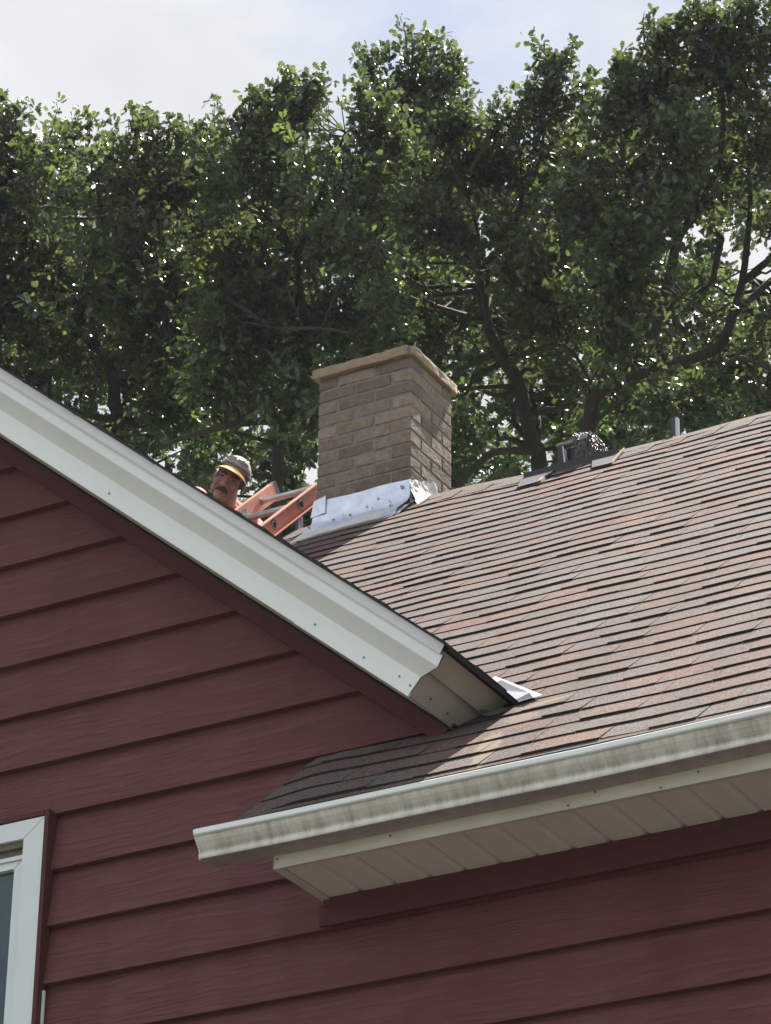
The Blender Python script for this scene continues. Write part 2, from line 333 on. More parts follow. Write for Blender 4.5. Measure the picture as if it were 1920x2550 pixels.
M_VISOR = mat("yellow_cap_peak", (.60,.36,.10), .7, var=.1, vscale=30)
M_LENS = mat("smoked_goggle_lens", (.20,.18,.20), .15, spec=.7)
M_CLEAR = mat("clear_goggle_frame", (.50,.47,.50), .25, var=.1, vscale=40)
M_BOOT = mat("brown_boot_leather", (.07,.045,.03), .7, var=.2, vscale=30)
M_SMEAR = mat("tan_sealant_smear", (.52,.40,.27), .85, vcol=(.40,.31,.22), vscale=40, bump=.002, bscale=160)
M_PLATE = mat("grey_post_metal", (.46,.46,.48), .4, metal=.4)
M_BLUE = mat("blue_painted_plate", (.03,.05,.12), .5, var=.2, vscale=30)
M_PGREY = mat("dark_grey_plate", (.035,.035,.045), .5, var=.2, vscale=30)

M_PGREY2 = mat("dull_zinc", (.20,.21,.22), .45, metal=.5, var=.2, vscale=20)

M_PLATE2 = mat("weathered_plate", (.035,.037,.042), .55, metal=.3, vcol=(.07,.07,.078), vscale=25)

M_TASH = mat("grizzled_moustache", (.045,.032,.028), .75, var=.3, vscale=120)

# ------------------------------------------------------------------ ground
g = MB(); g.face([(-400,-400,0),(400,-400,0),(400,400,0),(-400,400,0)])
tag(g.build('ground', M_GRASS), kind='structure')
g = MB(); g.box((-26,-40,-.2),(18,-.6,.06)); tag(g.build('bounce_ground', M_BOUNCE), kind='structure')  # unseen paving added to steer the light bounced onto the eaves

# ------------------------------------------------------------------ house
house = tag(empty('house', (0,0,0)), 'burgundy lap-sided house with brown shingle roof, cream trim and a brick chimney', 'house')
rng = random.Random(7)
PITCH = .8333; CA = 1/math.sqrt(1+PITCH*PITCH); SA = PITCH*CA
ZR = lambda y: 5.9826+PITCH*y                       # front slope of the main roof
RIDGE_Y = 3.85; XL_MAIN, XR_MAIN = -7.6, 3.3
GX0, GZ0 = -4.595, 5.993                            # lower end of the gable's rake line on the wall
Sg = np.array([-CA, 0, SA]); Ng = np.array([SA, 0, CA]); Yv = np.array([0, 1., 0])
G = lambda s, v, y: np.array([GX0, 0, GZ0])+Sg*s+Ng*v+Yv*y
APEX_X = -8.6; S_APEX = (GX0-APEX_X)/CA; V_TOP = .192

# front wall: lap siding, butts at y = 0
EXPO = .201
def rake_x(z): return GX0-(z-GZ0)/PITCH
mb = MB(); k = -24
WX0, WX1, WZ0, WZ1 = -7.16, -6.122, 4.5925, 5.99
while True:
    zb = 4.994+EXPO*k; zt = zb+EXPO
    if zb > 9.2: break
    tint = rng.random()
    def board(xa, xb_bot, xb_top, zb=zb, zt=zt, xa_top=None):
        xat = xa if xa_top is None else xa_top
        n = 14
        for i in range(n):
            f0, f1 = i/n, (i+1)/n
            l = lambda f, A, B: A+(B-A)*f
            w = lambda f: .0012*math.sin(7*f*n+k*1.7)
            mb.face([(l(f0,xa,xb_bot), w(f0), zb), (l(f1,xa,xb_bot), w(f1), zb), (l(f1,xat,xb_top), .031, zt+.012), (l(f0,xat,xb_top), .031, zt+.012)], tint)
            mb.face([(l(f0,xa,xb_bot), .036, zb), (l(f1,xa,xb_bot), .036, zb), (l(f1,xa,xb_bot), w(f1), zb), (l(f0,xa,xb_bot), w(f0), zb)], tint)
    xr0 = 3.2 if zb < GZ0 else rake_x(zb)+.03
    xr1 = 3.2 if zt <= GZ0 else rake_x(max(zt, GZ0))+.03
    if zb < GZ0 < zt: xr0 = -4.5; xr1 = -4.66
    xl0 = -12.6 if zb < GZ0 else 2*APEX_X-rake_x(zb)
    xl1 = -12.6 if zt < GZ0 else 2*APEX_X-rake_x(zt)
    if xr0 <= xl0+.05: break
    if zt > WZ0 and zb < WZ1-.01:
        board(xl0, WX0, WX0); board(WX1, xr0, xr1)
    else:
        board(xl0, xr0, xr1, xa_top=xl1)
    k += 1
wall = mb.build('siding_wall', M_SIDE, house)
# plain side and back walls that close the house
mb = MB()
mb.face([(3.2,.02,0),(3.2,7.7,0),(3.2,7.7,5.5),(3.2,3.85,9.05),(3.2,.02,5.5)])
mb.face([(-12.6,7.7,0),(3.2,7.7,0),(3.2,7.7,5.5),(-12.6,7.7,5.5)])
mb.face([(-12.6,.02,0),(-12.6,7.7,0),(-12.6,7.7,5.95),(-12.6,.02,5.95)])
mb.face([(-7.58,3.32,8.70),(-7.58,4.38,8.70),(-7.58,3.85,9.16)])
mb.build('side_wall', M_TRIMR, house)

# rake frieze board (burgundy) below the gable soffit
fb = MB()
fb.sweep([Ng*-.006+Yv*-.022, Ng*-.060+Yv*-.022, Ng*-.060+Yv*.015], G(-.008,0,0), G(S_APEX,0,0))
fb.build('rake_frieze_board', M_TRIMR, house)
gp = MB(); gp.sweep([Ng*-.001+Yv*-.03, Ng*-.0065+Yv*-.0225, Ng*-.0065+Yv*0], G(-.01,0,0), G(S_APEX,0,0)); gp.build('painted_gap_shade', M_BLACK, house)  # solid black strip drawn for the shade between frieze and soffit

# rake soffit, fascia and drip edge
so_ = MB(); so_.sweep([Ng*.003+Yv*-.262, Ng*.003+Yv*.01], G(.002,0,0), G(S_APEX,0,0)); so_.build('rake_soffit', M_CREAM, house)
def fascia_prof(p): return [Ng*(.010)+Yv*(-.262-p), Ng*(0-p*.5)+Yv*(-.266-p), Ng*(0-p*.5)+Yv*(-.273-p), Ng*.0695+Yv*(-.273-p), Ng*.073+Yv*(-.276-p), Ng*.119+Yv*(-.325-p), Ng*.1225+Yv*(-.3275-p), Ng*.160+Yv*(-.329-p)]
rf = MB(); rf.sweep(fascia_prof(0), G(.5,0,0), G(S_APEX+.05,0,0)); rake = rf.build('rake_fascia', M_WHITE, house)
rf2 = MB(); pc = fascia_prof(.0045); send = [0,0,0,0,-.004,-.070,-.072,-.064]
E0 = [G(s_,0,0)+q for s_, q in zip(send, pc)]; E1 = [G(.548,0,0)+q for q in pc]
for i in range(len(pc)-1): rf2.face([E0[i], E0[i+1], E1[i+1], E1[i]])
# visible thickness of the overlapping cover's upper end
P0 = [G(.548,0,0)+q for q in fascia_prof(.0045)]; P1 = [G(.548,0,0)+q for q in fascia_prof(0)]
for i in range(2, len(P0)-1): rf2.face([P0[i], P0[i+1], P1[i+1], P1[i]])
cover = rf2.build('rake_fascia_cover', M_WHITE, house)
def disc(name, c, d, r, m, parent):
    b = MB(); c = np.array(c, float); b.tube([c, c+np.array(d, float)], r, 8); return b.build(name, m, parent)
for s, v in ((.47,.030),(.23,.026),(.07,.036),(.015,.030),(1.55,.028),(2.65,.036),(3.6,.03)):
    disc('nail_head', G(s, v, -.2735-(.0045 if s < .54 else 0)), Yv*-.002, .0036, M_SCREW, cover if s < .54 else rake)
de = MB(); de.sweep([Ng*.158+Yv*-.325, Ng*.156+Yv*-.338, Ng*.160+Yv*-.341, Ng*.186+Yv*-.347, Ng*.190+Yv*-.350, Ng*.193+Yv*-.350, Ng*.193+Yv*-.30], G(-.058,0,0), G(S_APEX+.05,0,0))
de.build('drip_edge', M_DRIP, house)
# square-cut eave end of the gable roof
ef = MB()
ef.face([G(.004,.002,-.268), G(.004,.002,.35), G(.004,.165,.35), G(.004,.165,-.300), G(.004,.122,-.300), G(.004,.07,-.268)])
ef.face([G(.004,.07,-.268), G(.004,.122,-.300), G(-.060,.122,-.312), G(-.004,.073,-.272)]); ef.face([G(.004,.122,-.300), G(.004,.165,-.300), G(-.056,.165,-.312), G(-.062,.122,-.312)])
ef.face([G(.004,.002,-.268), G(.05,.002,-.268), G(.05,.002,.35), G(.004,.002,.35)])
eave = ef.build('eave_fascia', M_TAN, house)
es = MB()
es.face([G(-.012,.097,-.262), G(-.012,.097,.40), G(-.020,.176,.40), G(-.020,.176,-.285)])
es.face([G(-.012,.097,-.262), G(.004,.097,-.262), G(.004,.097,.40), G(-.012,.097,.40)])
es.face([G(-.012,.097,-.262), G(-.020,.176,-.285), G(.003,.176,-.285), G(.003,.097,-.262)])
es.build('eave_apron', M_TAN, eave)
for y, v in ((-.17,.035),(-.055,.032)): disc('nail_head', G(.003, v, y), -Sg*.003, .0042, M_SCREW, eave)
kf = MB()   # small bent kick-out flashing at the foot of the eave end
kf.face([(-4.517,.048,6.068), (-4.523,.064,6.054), (-4.454,.080,6.066), (-4.490,.165,6.100), (-4.498,.090,6.092)])
kf.face([(-4.523,.064,6.054), (-4.502,.040,6.036), (-4.468,.020,6.018), (-4.432,.022,6.018), (-4.421,.064,6.052), (-4.454,.080,6.066)]); kf.build('kickout_flashing', M_PGREY2, eave)

# ---- shingles
def shingles(mb, O, U, Sv, Nv, nrows, expo, u_lo, u_hi, rng, wave=lambda u, s: 0.0, start=0, t1=.0070, t2=.0098, wmin=.10, wmax=.27):
    O, U, Sv, Nv = (np.array(q, float) for q in (O, U, Sv, Nv))
    P = lambda u, s, n: O+U*u+Sv*s+Nv*(n+wave(u, s))
    for k in range(start, nrows):
        s0 = k*expo; s1 = s0+expo+.012; u = u_lo(s0)-rng.random()*.1; end = u_hi(s0); dbl = rng.random() < .5; base = rng.random()
        first = True
        while u < end:
            w = rng.uniform(wmin, wmax)*(1.25 if dbl else 1.0); u1 = min(u+w, end)
            ua = max(u, u_lo(s0)+ (rng.uniform(-.012,.012) if first else 0)); first = False
            if u1 <= ua+.004: u = u1; dbl = not dbl; continue
            t = (t2 if dbl else t1)*rng.uniform(.82, 1.15)
            if rng.random() < .4: base = rng.random()
            tint = min(1, max(0, base*.6+.4*rng.random()))
            j0, j1 = rng.uniform(-.0025,.0025), rng.uniform(-.0025,.0025)
            if dbl: j0 -= .002; j1 -= .002
            n = max(1, int((u1-ua)/.05)); us = [ua+(u1-ua)*i/n for i in range(n+1)]; js = [j0+(j1-j0)*i/n+rng.uniform(-.0022,.0022) for i in range(n+1)]
            for i in range(n):
                A, B = us[i], us[i+1]
                mb.face([P(A,s0+js[i],t), P(B,s0+js[i+1],t), P(B,s1,.0018), P(A,s1,.0018)], tint)
                mb.face([P(A,s0+js[i]+.001,-.004), P(B,s0+js[i+1]+.001,-.004), P(B,s0+js[i+1],t), P(A,s0+js[i],t)], tint, mi=1)
            mb.face([P(ua,s0,-.004), P(ua,s0+j0,t), P(ua,s1,.0018)], tint, mi=1); mb.face([P(u1,s0,-.004), P(u1,s1,.0018), P(u1,s0+j1,t)], tint, mi=1)
            u = u1+ (.0035 if rng.random() < .22 else 0); dbl = not dbl if rng.random() < .85 else dbl
smooth01 = lambda x: 0 if x < 0 else 1 if x > 1 else x*x*(3-2*x)
def wave_main(u, s):
    X = u; w = .003*math.sin(2.1*X+1.3*s)*math.sin(1.7*s+.6)+.0016*math.sin(9*X+3*s)
    w += .012*smooth01((-6.25-X)/.5)*smooth01((s-3.6)/1.6)
    w += .007*math.sin(14*X+5*s)*smooth01((-4.75-X)/.3)*smooth01((.75-s)/.4)     # lifted, wavy corner by the gutter end
    return w
Y_EAVE = -.415; DS = .1118/CA
O_main = np.array([0, Y_EAVE, ZR(Y_EAVE)]); Us = np.array([1.,0,0]); Ss = np.array([0, CA, SA]); Ns = np.array([0, -SA, CA])
NROW = 39
y_of = lambda s: Y_EAVE+s*CA
ulo = lambda s: (-5.10 if y_of(s) < .0 else -7.6)
sh = MB(); shingles(sh, O_main, Us, Ss, Ns, NROW, DS, ulo, lambda s: XR_MAIN, rng, wave_main)
# deck under the shingles (front) and the plain back slope
sh.face([O_main+Us*-5.09+Ns*-.004, O_main+Us*XR_MAIN+Ns*-.004, O_main+Us*XR_MAIN+Ss*5.5+Ns*-.004, O_main+Us*-5.09+Ss*5.5+Ns*-.004], mi=1)
sh.face([O_main+Us*-7.59+Ss*.6+Ns*-.004, O_main+Us*-5.09+Ss*.6+Ns*-.004, O_main+Us*-5.09+Ss*5.5+Ns*-.004, O_main+Us*-7.59+Ss*5.5+Ns*-.004], mi=1)
zr = ZR(RIDGE_Y)
sh.face([(XR_MAIN,RIDGE_Y,zr),(XR_MAIN,8.1,zr-PITCH*(8.1-RIDGE_Y)),(-7.6,8.1,zr-PITCH*(8.1-RIDGE_Y)),(-7.6,RIDGE_Y,zr)], .4)
# starter strip at the gutter
for i in range(40):
    xa, xb = -5.1+8.4*i/40, -5.1+8.4*(i+1)/40
    sh.face([(xa,-.444,ZR(-.444)+.002),(xb,-.444,ZR(-.444)+.002),(xb,-.40,ZR(-.40)+.002),(xa,-.40,ZR(-.40)+.002)], rng.random())
    sh.face([(xa,-.444,ZR(-.444)-.008),(xb,-.444,ZR(-.444)-.008),(xb,-.444,ZR(-.444)+.002),(xa,-.444,ZR(-.444)+.002)], .5, mi=1)
# eave board edge
sh.face([(-5.1,Y_EAVE+.012,ZR(Y_EAVE)-.03),(XR_MAIN,Y_EAVE+.012,ZR(Y_EAVE)-.03),(XR_MAIN,Y_EAVE+.012,ZR(Y_EAVE)),(-5.1,Y_EAVE+.012,ZR(Y_EAVE))], mi=1)
sh.face([(-5.092,Y_EAVE+.01,ZR(Y_EAVE)-.02),(-5.092,0.02,ZR(0)-.02),(-5.092,0.02,ZR(0)),(-5.092,Y_EAVE+.01,ZR(Y_EAVE))], mi=1)
roof = sh.build('main_roof', [M_SHINGM, M_SHEDGE], house)
# ridge caps: bent pieces overlapping along the ridge
rc = MB(); x = -7.6; zc = ZR(RIDGE_Y)
while x < XR_MAIN:
    w = .168*rng.uniform(.95,1.05); tint = rng.random(); h0 = .011; h1 = .006; wv = wave_main(x, 5.5)
    j = rng.uniform(-.006,.006)
    for i, (xa, xb, ha, hb) in enumerate(((x, x+w, h1, h0),)):
        def cp(X, d, h):   # d>0 front side distance down the slope, d<0 behind
            y = RIDGE_Y-abs(d)*CA if d > 0 else RIDGE_Y+abs(d)*CA
            n = np.array([0, -SA if d > 0 else SA, CA])
            if d == 0: n = np.array([0,0,1.])
            return np.array([X, y, zc-abs(d)*SA])+n*(h+wave_main(X, 5.5))
        rows = [.135+j, .05, .012, 0, -.012, -.05, -.135]
        for a, b in zip(rows[:-1], rows[1:]):
            rc.face([cp(xa,a,ha), cp(xb,a,hb), cp(xb,b,hb), cp(xa,b,ha)], tint)
        rc.face([cp(xa,rows[0],-.002), cp(xb,rows[0],-.002), cp(xb,rows[0],hb), cp(xa,rows[0],ha)], tint, mi=1)
        for a, b in zip(rows[:-1], rows[1:]): rc.face([cp(xb,a,-.002), cp(xb,b,-.002), cp(xb,b,hb), cp(xb,a,hb)], tint, mi=1)
    x += w
rc.build('ridge_cap', [M_SHING, M_SHEDGE], roof)
# white valley metal poking out behind the gable's eave
vf = MB(); z_ = lambda x, y, h: np.array([x, y, ZR(y)])+Ns*h
vf.face([z_(-4.70,.44,.012), z_(-4.41,.120,.012), z_(-4.332,.135,.014), z_(-4.665,.455,.020)])
vf.face([z_(-4.64,.37,.016), z_(-4.435,.138,.014), z_(-4.372,.133,.030), z_(-4.58,.34,.034)])
vf.face([z_(-4.435,.138,.004), z_(-4.435,.138,.014), z_(-4.372,.133,.030), z_(-4.365,.133,.012)])
vf.build('valley_flashing', M_DRIP, roof)

# gable roof
gr = MB()
V0 = V_TOP; sE = -.064
xs = lambda s: (GX0+Sg[0]*s+Ng[0]*V0)
ymax_front = lambda s: min(8.0, -4.28-xs(s)) if xs(s) > -7.55 else 8.0
shingles(gr, G(sE, V0, 0), Yv, Sg, Ng, int((S_APEX-sE)/.145)+1, .145, lambda s: -.356, lambda s: ymax_front(s+sE), rng, lambda u, s: .002*math.sin(3*s)*math.cos(2*u), t1=.005, t2=.009)
for (s0_, y0_), (s1_, y1_) in ():
    pass
s76 = (GX0+Ng[0]*V0+7.6)/CA
for lo, hi in ((.0, -.004), (-.03, -.010)):
    v = V0+hi
    gr.face([G(sE,v,-.322), G(S_APEX,v,-.322), G(S_APEX,v,3.28), G(s76,v,3.28), G(sE,v,.2)], mi=1)
    gr.face([G(s76,v,3.28), G(S_APEX,v,3.28), G(S_APEX,v,8.0), G(s76,v,8.0)], mi=1)
gr.face([G(sE,V0-.010,-.322), G(S_APEX,V0-.010,-.322), G(S_APEX,V0-.004,-.322), G(sE,V0-.004,-.322)], mi=1)
gr.face([G(sE,V0-.010,-.322), G(sE,V0-.010,.2), G(sE,V0-.004,.2), G(sE,V0-.004,-.322)], mi=1)
# left slope
SgL = np.array([CA,0,SA]); ap = G(S_APEX, V0, 0)
gr.face([ap+Yv*-.345, ap+Yv*8.0, ap+Yv*8.0-SgL*5.6, ap+Yv*-.345-SgL*5.6], .4)
gr.face([ap+Yv*-.32-Ng*.03, ap-SgL*5.6+Yv*-.32-Ng*.03, ap-SgL*5.6+Yv*-.32-np.array([0,0,.28]), ap+Yv*-.32-np.array([0,0,.28])], .4, mi=1)
groof = gr.build('gable_roof', [M_SHING, M_SHEDGE], house)
# ragged shingle edge seen along the rake
re_ = MB(); s = sE
while s < S_APEX:
    l = rng.uniform(.10,.22); h = rng.uniform(.004,.012)
    re_.hexa([G(s,V0-.003,-.358), G(s+l,V0-.003,-.358), G(s+l,V0-.003,-.30), G(s,V0-.003,-.30), G(s+.004,V0+h*.55,-.357-rng.uniform(0,.006)), G(s+l,V0+h,-.357-rng.uniform(0,.006)), G(s+l,V0+h,-.30), G(s+.004,V0+h*.6,-.30)])
    s += l*.96
re_.build('shingle_rake_edge', M_SHEDGE, groof)

# ---- eave of the main roof: gutter, fascia, soffit, frieze
XG0, XE = -5.245, 3.35
gprof = [(-.334,5.600),(-.334,5.522),(-.412,5.520),(-.419,5.5215),(-.4215,5.5265),(-.4215,5.534),(-.419,5.5375),(-.4195,5.543),(-.424,5.551),(-.432,5.560),(-.4405,5.568),(-.4465,5.5765),(-.4485,5.585)]
gu = MB(); n = 26
front = gprof[3:]
def gsag(x): return .0035*math.sin(1.9*x+.4)+.0016*math.sin(5.3*x)
xsG = [XG0+(XE-XG0)*i/n for i in range(n+1)]
for xa, xb in zip(xsG[:-1], xsG[1:]):
    for (y0,z0),(y1,z1) in zip(front[:-1], front[1:]):
        gu.face([(xa,y0,z0+gsag(xa)),(xb,y0,z0+gsag(xb)),(xb,y1,z1+gsag(xb)),(xa,y1,z1+gsag(xa))], smooth=True)
gutter = gu.build('gutter', M_GUT, house)
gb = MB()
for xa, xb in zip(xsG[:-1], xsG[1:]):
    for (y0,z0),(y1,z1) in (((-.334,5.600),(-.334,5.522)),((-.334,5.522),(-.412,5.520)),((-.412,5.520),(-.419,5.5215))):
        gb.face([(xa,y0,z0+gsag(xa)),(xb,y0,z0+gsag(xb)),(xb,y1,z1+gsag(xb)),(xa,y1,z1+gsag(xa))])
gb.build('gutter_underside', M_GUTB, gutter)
lp = MB()
lipp = [(-.4485,5.585),(-.456,5.5865),(-.459,5.590),(-.459,5.604),(-.456,5.607),(-.446,5.607),(-.446,5.598)]
for xa, xb in zip(xsG[:-1], xsG[1:]):
    for (y0,z0),(y1,z1) in zip(lipp[:-1], lipp[1:]):
        lp.face([(xa,y0,z0+gsag(xa)),(xb,y0,z0+gsag(xb)),(xb,y1,z1+gsag(xb)),(xa,y1,z1+gsag(xa))])
lp.build('gutter_lip', M_LIP, gutter)
ec = MB(); ring = [(XG0-.001,y,z+gsag(XG0)) for y, z in gprof+[(-.457,5.588),(-.459,5.604),(-.446,5.606)]]
ec.face(ring)
rim = [(y,z) for y,z in gprof[2:]]+[(-.457,5.588),(-.459,5.604)]
for (y0,z0),(y1,z1) in zip(rim[:-1], rim[1:]):
    gz = gsag(XG0); ec.tube([(XG0-.002,y0,z0+gz),(XG0-.002,y1,z1+gz)], .0028, 6)
ec.build('gutter_end_cap', M_LIP, gutter)
fa = MB()
fa.sweep([(0,-.318,5.70),(0,-.330,5.70),(0,-.330,5.486),(0,-.332,5.478),(0,-.318,5.478)], (-5.03,0,0), (-4.03,0,0))
fa.sweep([(0,-.318,5.70),(0,-.3335,5.70),(0,-.3335,5.485),(0,-.3355,5.476),(0,-.318,5.476)], (-4.035,0,0), (3.3,0,0))
fa.face([(-5.03,-.330,5.70),(-5.03,-.318,5.70),(-5.03,-.318,5.478),(-5.03,-.330,5.478)])
fa.face([(-4.035,-.3335,5.70),(-4.035,-.3295,5.70),(-4.035,-.3295,5.476),(-4.035,-.3335,5.476)])
fas = fa.build('eave_board', M_CREAM, house)
for X, z in ((-5.018,5.508),(-4.02,5.488),(-3.93,5.513),(-3.6,5.51),(-4.62,5.508),(-3.72,5.484)): disc('nail_head', (X,-.334,z), (0,-.0035,0), .0032, M_SCREW, fas)
sf = MB(); x = -5.006; p = .1235; zs = 5.486
while x < 3.2:
    xg = x+p
    sf.face([(x,-.318,zs),(x,0,zs),(xg-.030,0,zs),(xg-.030,-.318,zs)])
    sf.face([(xg-.030,-.318,zs),(xg-.030,0,zs),(xg-.013,0,zs+.011),(xg-.013,-.318,zs+.011)])
    sf.face([(xg-.013,-.318,zs+.011),(xg-.013,0,zs+.011),(xg-.004,0,zs+.011),(xg-.004,-.318,zs+.011)])
    sf.face([(xg-.004,-.318,zs+.011),(xg-.004,0,zs+.011),(xg,0,zs),(xg,-.318,zs)])
    x = xg
soff = sf.build('soffit', M_SOFF, house)
fc = MB(); fc.box((-5.037,-.325,5.480),(-5.008,-.003,5.486)); fc.box((-5.037,-.325,5.486),(-5.034,-.003,5.62)); fc.build('soffit_end_channel', M_CREAM, soff)
ss = MB(); ss.box((-5.0075,-.3175,5.4875),(-5.0058,0,5.5)); ss.build('painted_gap_shade', M_BLACK, soff)  # thin black strip painted as the shade beside the end channel
fz = MB(); fz.box((-5.012,-.024,5.398),(3.2,.012,5.463)); fz.box((-5.055,-.012,5.404),(-5.0135,.012,5.474))
fz.sweep([(0,-.024,5.463),(0,-.035,5.478),(0,-.035,5.4855),(0,0,5.4855)], (-5.03,0,0), (3.2,0,0)); fz.face([(-5.03,-.024,5.463),(-5.03,-.035,5.478),(-5.03,-.035,5.4855),(-5.03,0,5.4855),(-5.03,0,5.463)])
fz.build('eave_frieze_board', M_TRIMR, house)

# ---- window at the left
win = MB(); gl = MB()
IX0, IX1, IZ0, IZ1 = WX0+.09, -6.209, WZ0+.08, 5.920
OX0, OX1, OZ0, OZ1 = WX0, -6.126, WZ0, 5.986
def mitre(mb, o, i, yo, yi):
    (ox0,ox1,oz0,oz1), (ix0,ix1,iz0,iz1) = o, i
    A = [(ox0,yo,oz0),(ox1,yo,oz0),(ox1,yo,oz1),(ox0,yo,oz1)]; B = [(ix0,yo,iz0),(ix1,yo,iz0),(ix1,yo,iz1),(ix0,yo,iz1)]
    gap = .0012
    for k in range(4):
        k2 = (k+1) % 4; a, b, c, d = (np.array(q, float) for q in (A[k], A[k2], B[k2], B[k])); m = (a+b)/2; m = m-b; u = (a-b)/np.linalg.norm(a-b)*gap
        mb.face([a-u, b+u, c+u, d-u])
        mb.face([d-u, c+u, c+u+Yv*(yi-yo), d-u+Yv*(yi-yo)]); mb.face([b+u, a-u, a-u+Yv*(.02-yo), b+u+Yv*(.02-yo)])
    return mb
wt = mitre(MB(), (OX0,OX1,OZ0,OZ1), (IX0,IX1,IZ0,IZ1), -.026, .05)
window = wt.build('window', M_VINYL, house)
jc = MB()
jc.box((OX1+.0005,-.030,WZ0-.02),(OX1+.017,.02,OZ1+.022)); jc.box((WX0-.02,-.030,OZ1+.004),(OX1-.004,.02,OZ1+.022)); jc.build('window_channel', M_TRIMR, window)
hd = MB(); hd.box((IX0,.004,5.872),(IX1,.03,5.919)); hd.box((IX0,-.012,5.897),(IX1,.004,5.9195)); hd.build('window_head', M_VDIRT, window)
wf = mitre(MB(), (IX0+.001,IX1-.001,IZ0,5.872), (IX0+.018,IX1-.018,IZ0+.02,5.858), -.004, .04); wf.build('window_frame', M_VINYL, window)
ws = mitre(MB(), (IX0+.022,IX1-.0235,IZ0+.02,5.857), (IX0+.05,IX1-.052,IZ0+.05,5.831), .004, .03); ws.build('window_sash', M_VINYL, window)
gl.face([(IX0+.04,.024,IZ0+.04),(IX1-.04,.024,IZ0+.04),(IX1-.04,.024,5.84),(IX0+.04,.024,5.84)]); gl.build('window_pane', M_GLASS, window)
bk = MB(); bk.face([(WX0,.12,WZ0),(WX1,.12,WZ0),(WX1,.12,WZ1),(WX0,.12,WZ1)]); bk.build('window_back', M_BLACK, window)
tp = MB(); tp.box((-6.109,-.003,4.7),(-6.100,.004,5.372)); tp.build('flashing_tape', M_VINYL, window)

# ---- chimney
CX0, CX1, CY0, CY1, CZT = -7.396, -6.873, 3.80, 4.215, 10.006
HC = .0695; jt = .0135; HB = .098
br = MB(); rb = random.Random(11)
def brick(x0, x1, y0, y1, z0, z1):
    j = lambda: rb.uniform(-.002,.002)
    p = [(x0+j(),y0+j(),z0+j()),(x1+j(),y0+j(),z0+j()),(x1+j(),y1+j(),z0+j()),(x0+j(),y1+j(),z0+j()),(x0+j(),y0+j(),z1+j()),(x1+j(),y0+j(),z1+j()),(x1+j(),y1+j(),z1+j()),(x0+j(),y1+j(),z1+j())]
    br.hexa(p, rb.random())
for k in range(17):
    z1 = CZT-.004-k*HC; z0 = z1-HC+jt*.95; A = (k % 2 == 0)
    fw = .2065
    if A:   # front: header, stretcher, stretcher
        xb = [CX1-fw*2, CX1-fw, CX1]
        brick(CX1-fw+jt/2, CX1, CY0, CY0+HB, z0, z1); brick(CX1-2*fw+jt/2, CX1-fw-jt/2, CY0, CY0+HB, z0, z1)
        brick(CX0, CX1-2*fw-jt/2, CY0, CY0+.2, z0, z1)
        brick(CX1-HB, CX1, CY0+HB+jt, CY0+HB+jt+.2, z0, z1); brick(CX1-HB, CX1, CY0+HB+2*jt+.2, CY1, z0, z1)
        brick(CX0, CX0+HB, CY0+.2+jt, CY1, z0, z1); brick(CX0+HB+jt, CX1-HB-jt, CY1-HB, CY1, z0, z1)
    else:
        brick(CX0, CX0+fw-jt/2, CY0, CY0+HB, z0, z1); brick(CX0+fw+jt/2, CX0+2*fw-jt/2, CY0, CY0+HB, z0, z1)
        brick(CX0+2*fw+jt/2, CX1, CY0, CY0+.2, z0, z1); brick(CX1-HB, CX1, CY0+.2+jt, CY1, z0, z1)
        brick(CX0, CX0+HB, CY0+HB+jt, CY1, z0, z1); brick(CX0+HB+jt, CX1-HB-jt, CY1-HB, CY1, z0, z1)
chim = br.build('chimney', M_BRICK, house, bevel=.0035)
def rough_box(a, b, cuts, amp, freq, seed=0.0):
    bm = bmesh.new(); bmesh.ops.create_cube(bm, size=1)
    for v in bm.verts: v.co = Vector([a[i]+(b[i]-a[i])*(v.co[i]+.5) for i in range(3)])
    bmesh.ops.subdivide_edges(bm, edges=bm.edges[:], cuts=cuts, use_grid_fill=True)
    from mathutils import noise
    for v in bm.verts:
        d = noise.noise_vector(v.co*freq+Vector((seed,seed*2,0)))+.5*noise.noise_vector(v.co*freq*2.7)
        v.co += d*amp
    vs = [tuple(v.co) for v in bm.verts]; bm.verts.index_update(); fs = [tuple(v.index for v in f.verts) for f in bm.faces]; bm.free()
    return vs, fs
mo = MB(); vs, fs = rough_box((CX0+.004,CY0+.004,8.75),(CX1-.004,CY1-.004,CZT), 34, .0034, 30); mo.mesh(vs, fs, smooth=True); mo.build('mortar', M_MORT, chim)
cp_ = MB()
vs, fs = rough_box((CX0-.022,CY0-.026,CZT+.002),(CX1-.012,CY0+.10,CZT+.050), 14, .005, 17, 1); cp_.mesh(vs, fs, smooth=True)
vs, fs = rough_box((CX1-.10,CY0-.012,CZT+.001),(CX1+.020,CY1+.022,CZT+.048), 14, .006, 15, 4); cp_.mesh(vs, fs, smooth=True)
vs, fs = rough_box((CX0-.02,CY1-.10,CZT+.0015),(CX1-.10,CY1+.02,CZT+.046), 10, .005, 15, 7); cp_.mesh(vs, fs, smooth=True)
vs, fs = rough_box((CX0-.018,CY0+.09,CZT+.0012),(CX0+.10,CY1-.09,CZT+.045), 10, .005, 15, 9); cp_.mesh(vs, fs, smooth=True)
cp_.build('chimney_cap', M_STONE, chim)
cj = MB(); vs, fs = rough_box((CX1-.016,CY0-.020,CZT+.004),(CX1-.002,CY0+.05,CZT+.046), 4, .002, 30, 2); cj.mesh(vs, fs); cj.box((CX0+.1,CY0+.09,CZT+.01),(CX1-.1,CY1-.09,CZT+.03)); cj.build('cap_joint', M_MORT, chim)
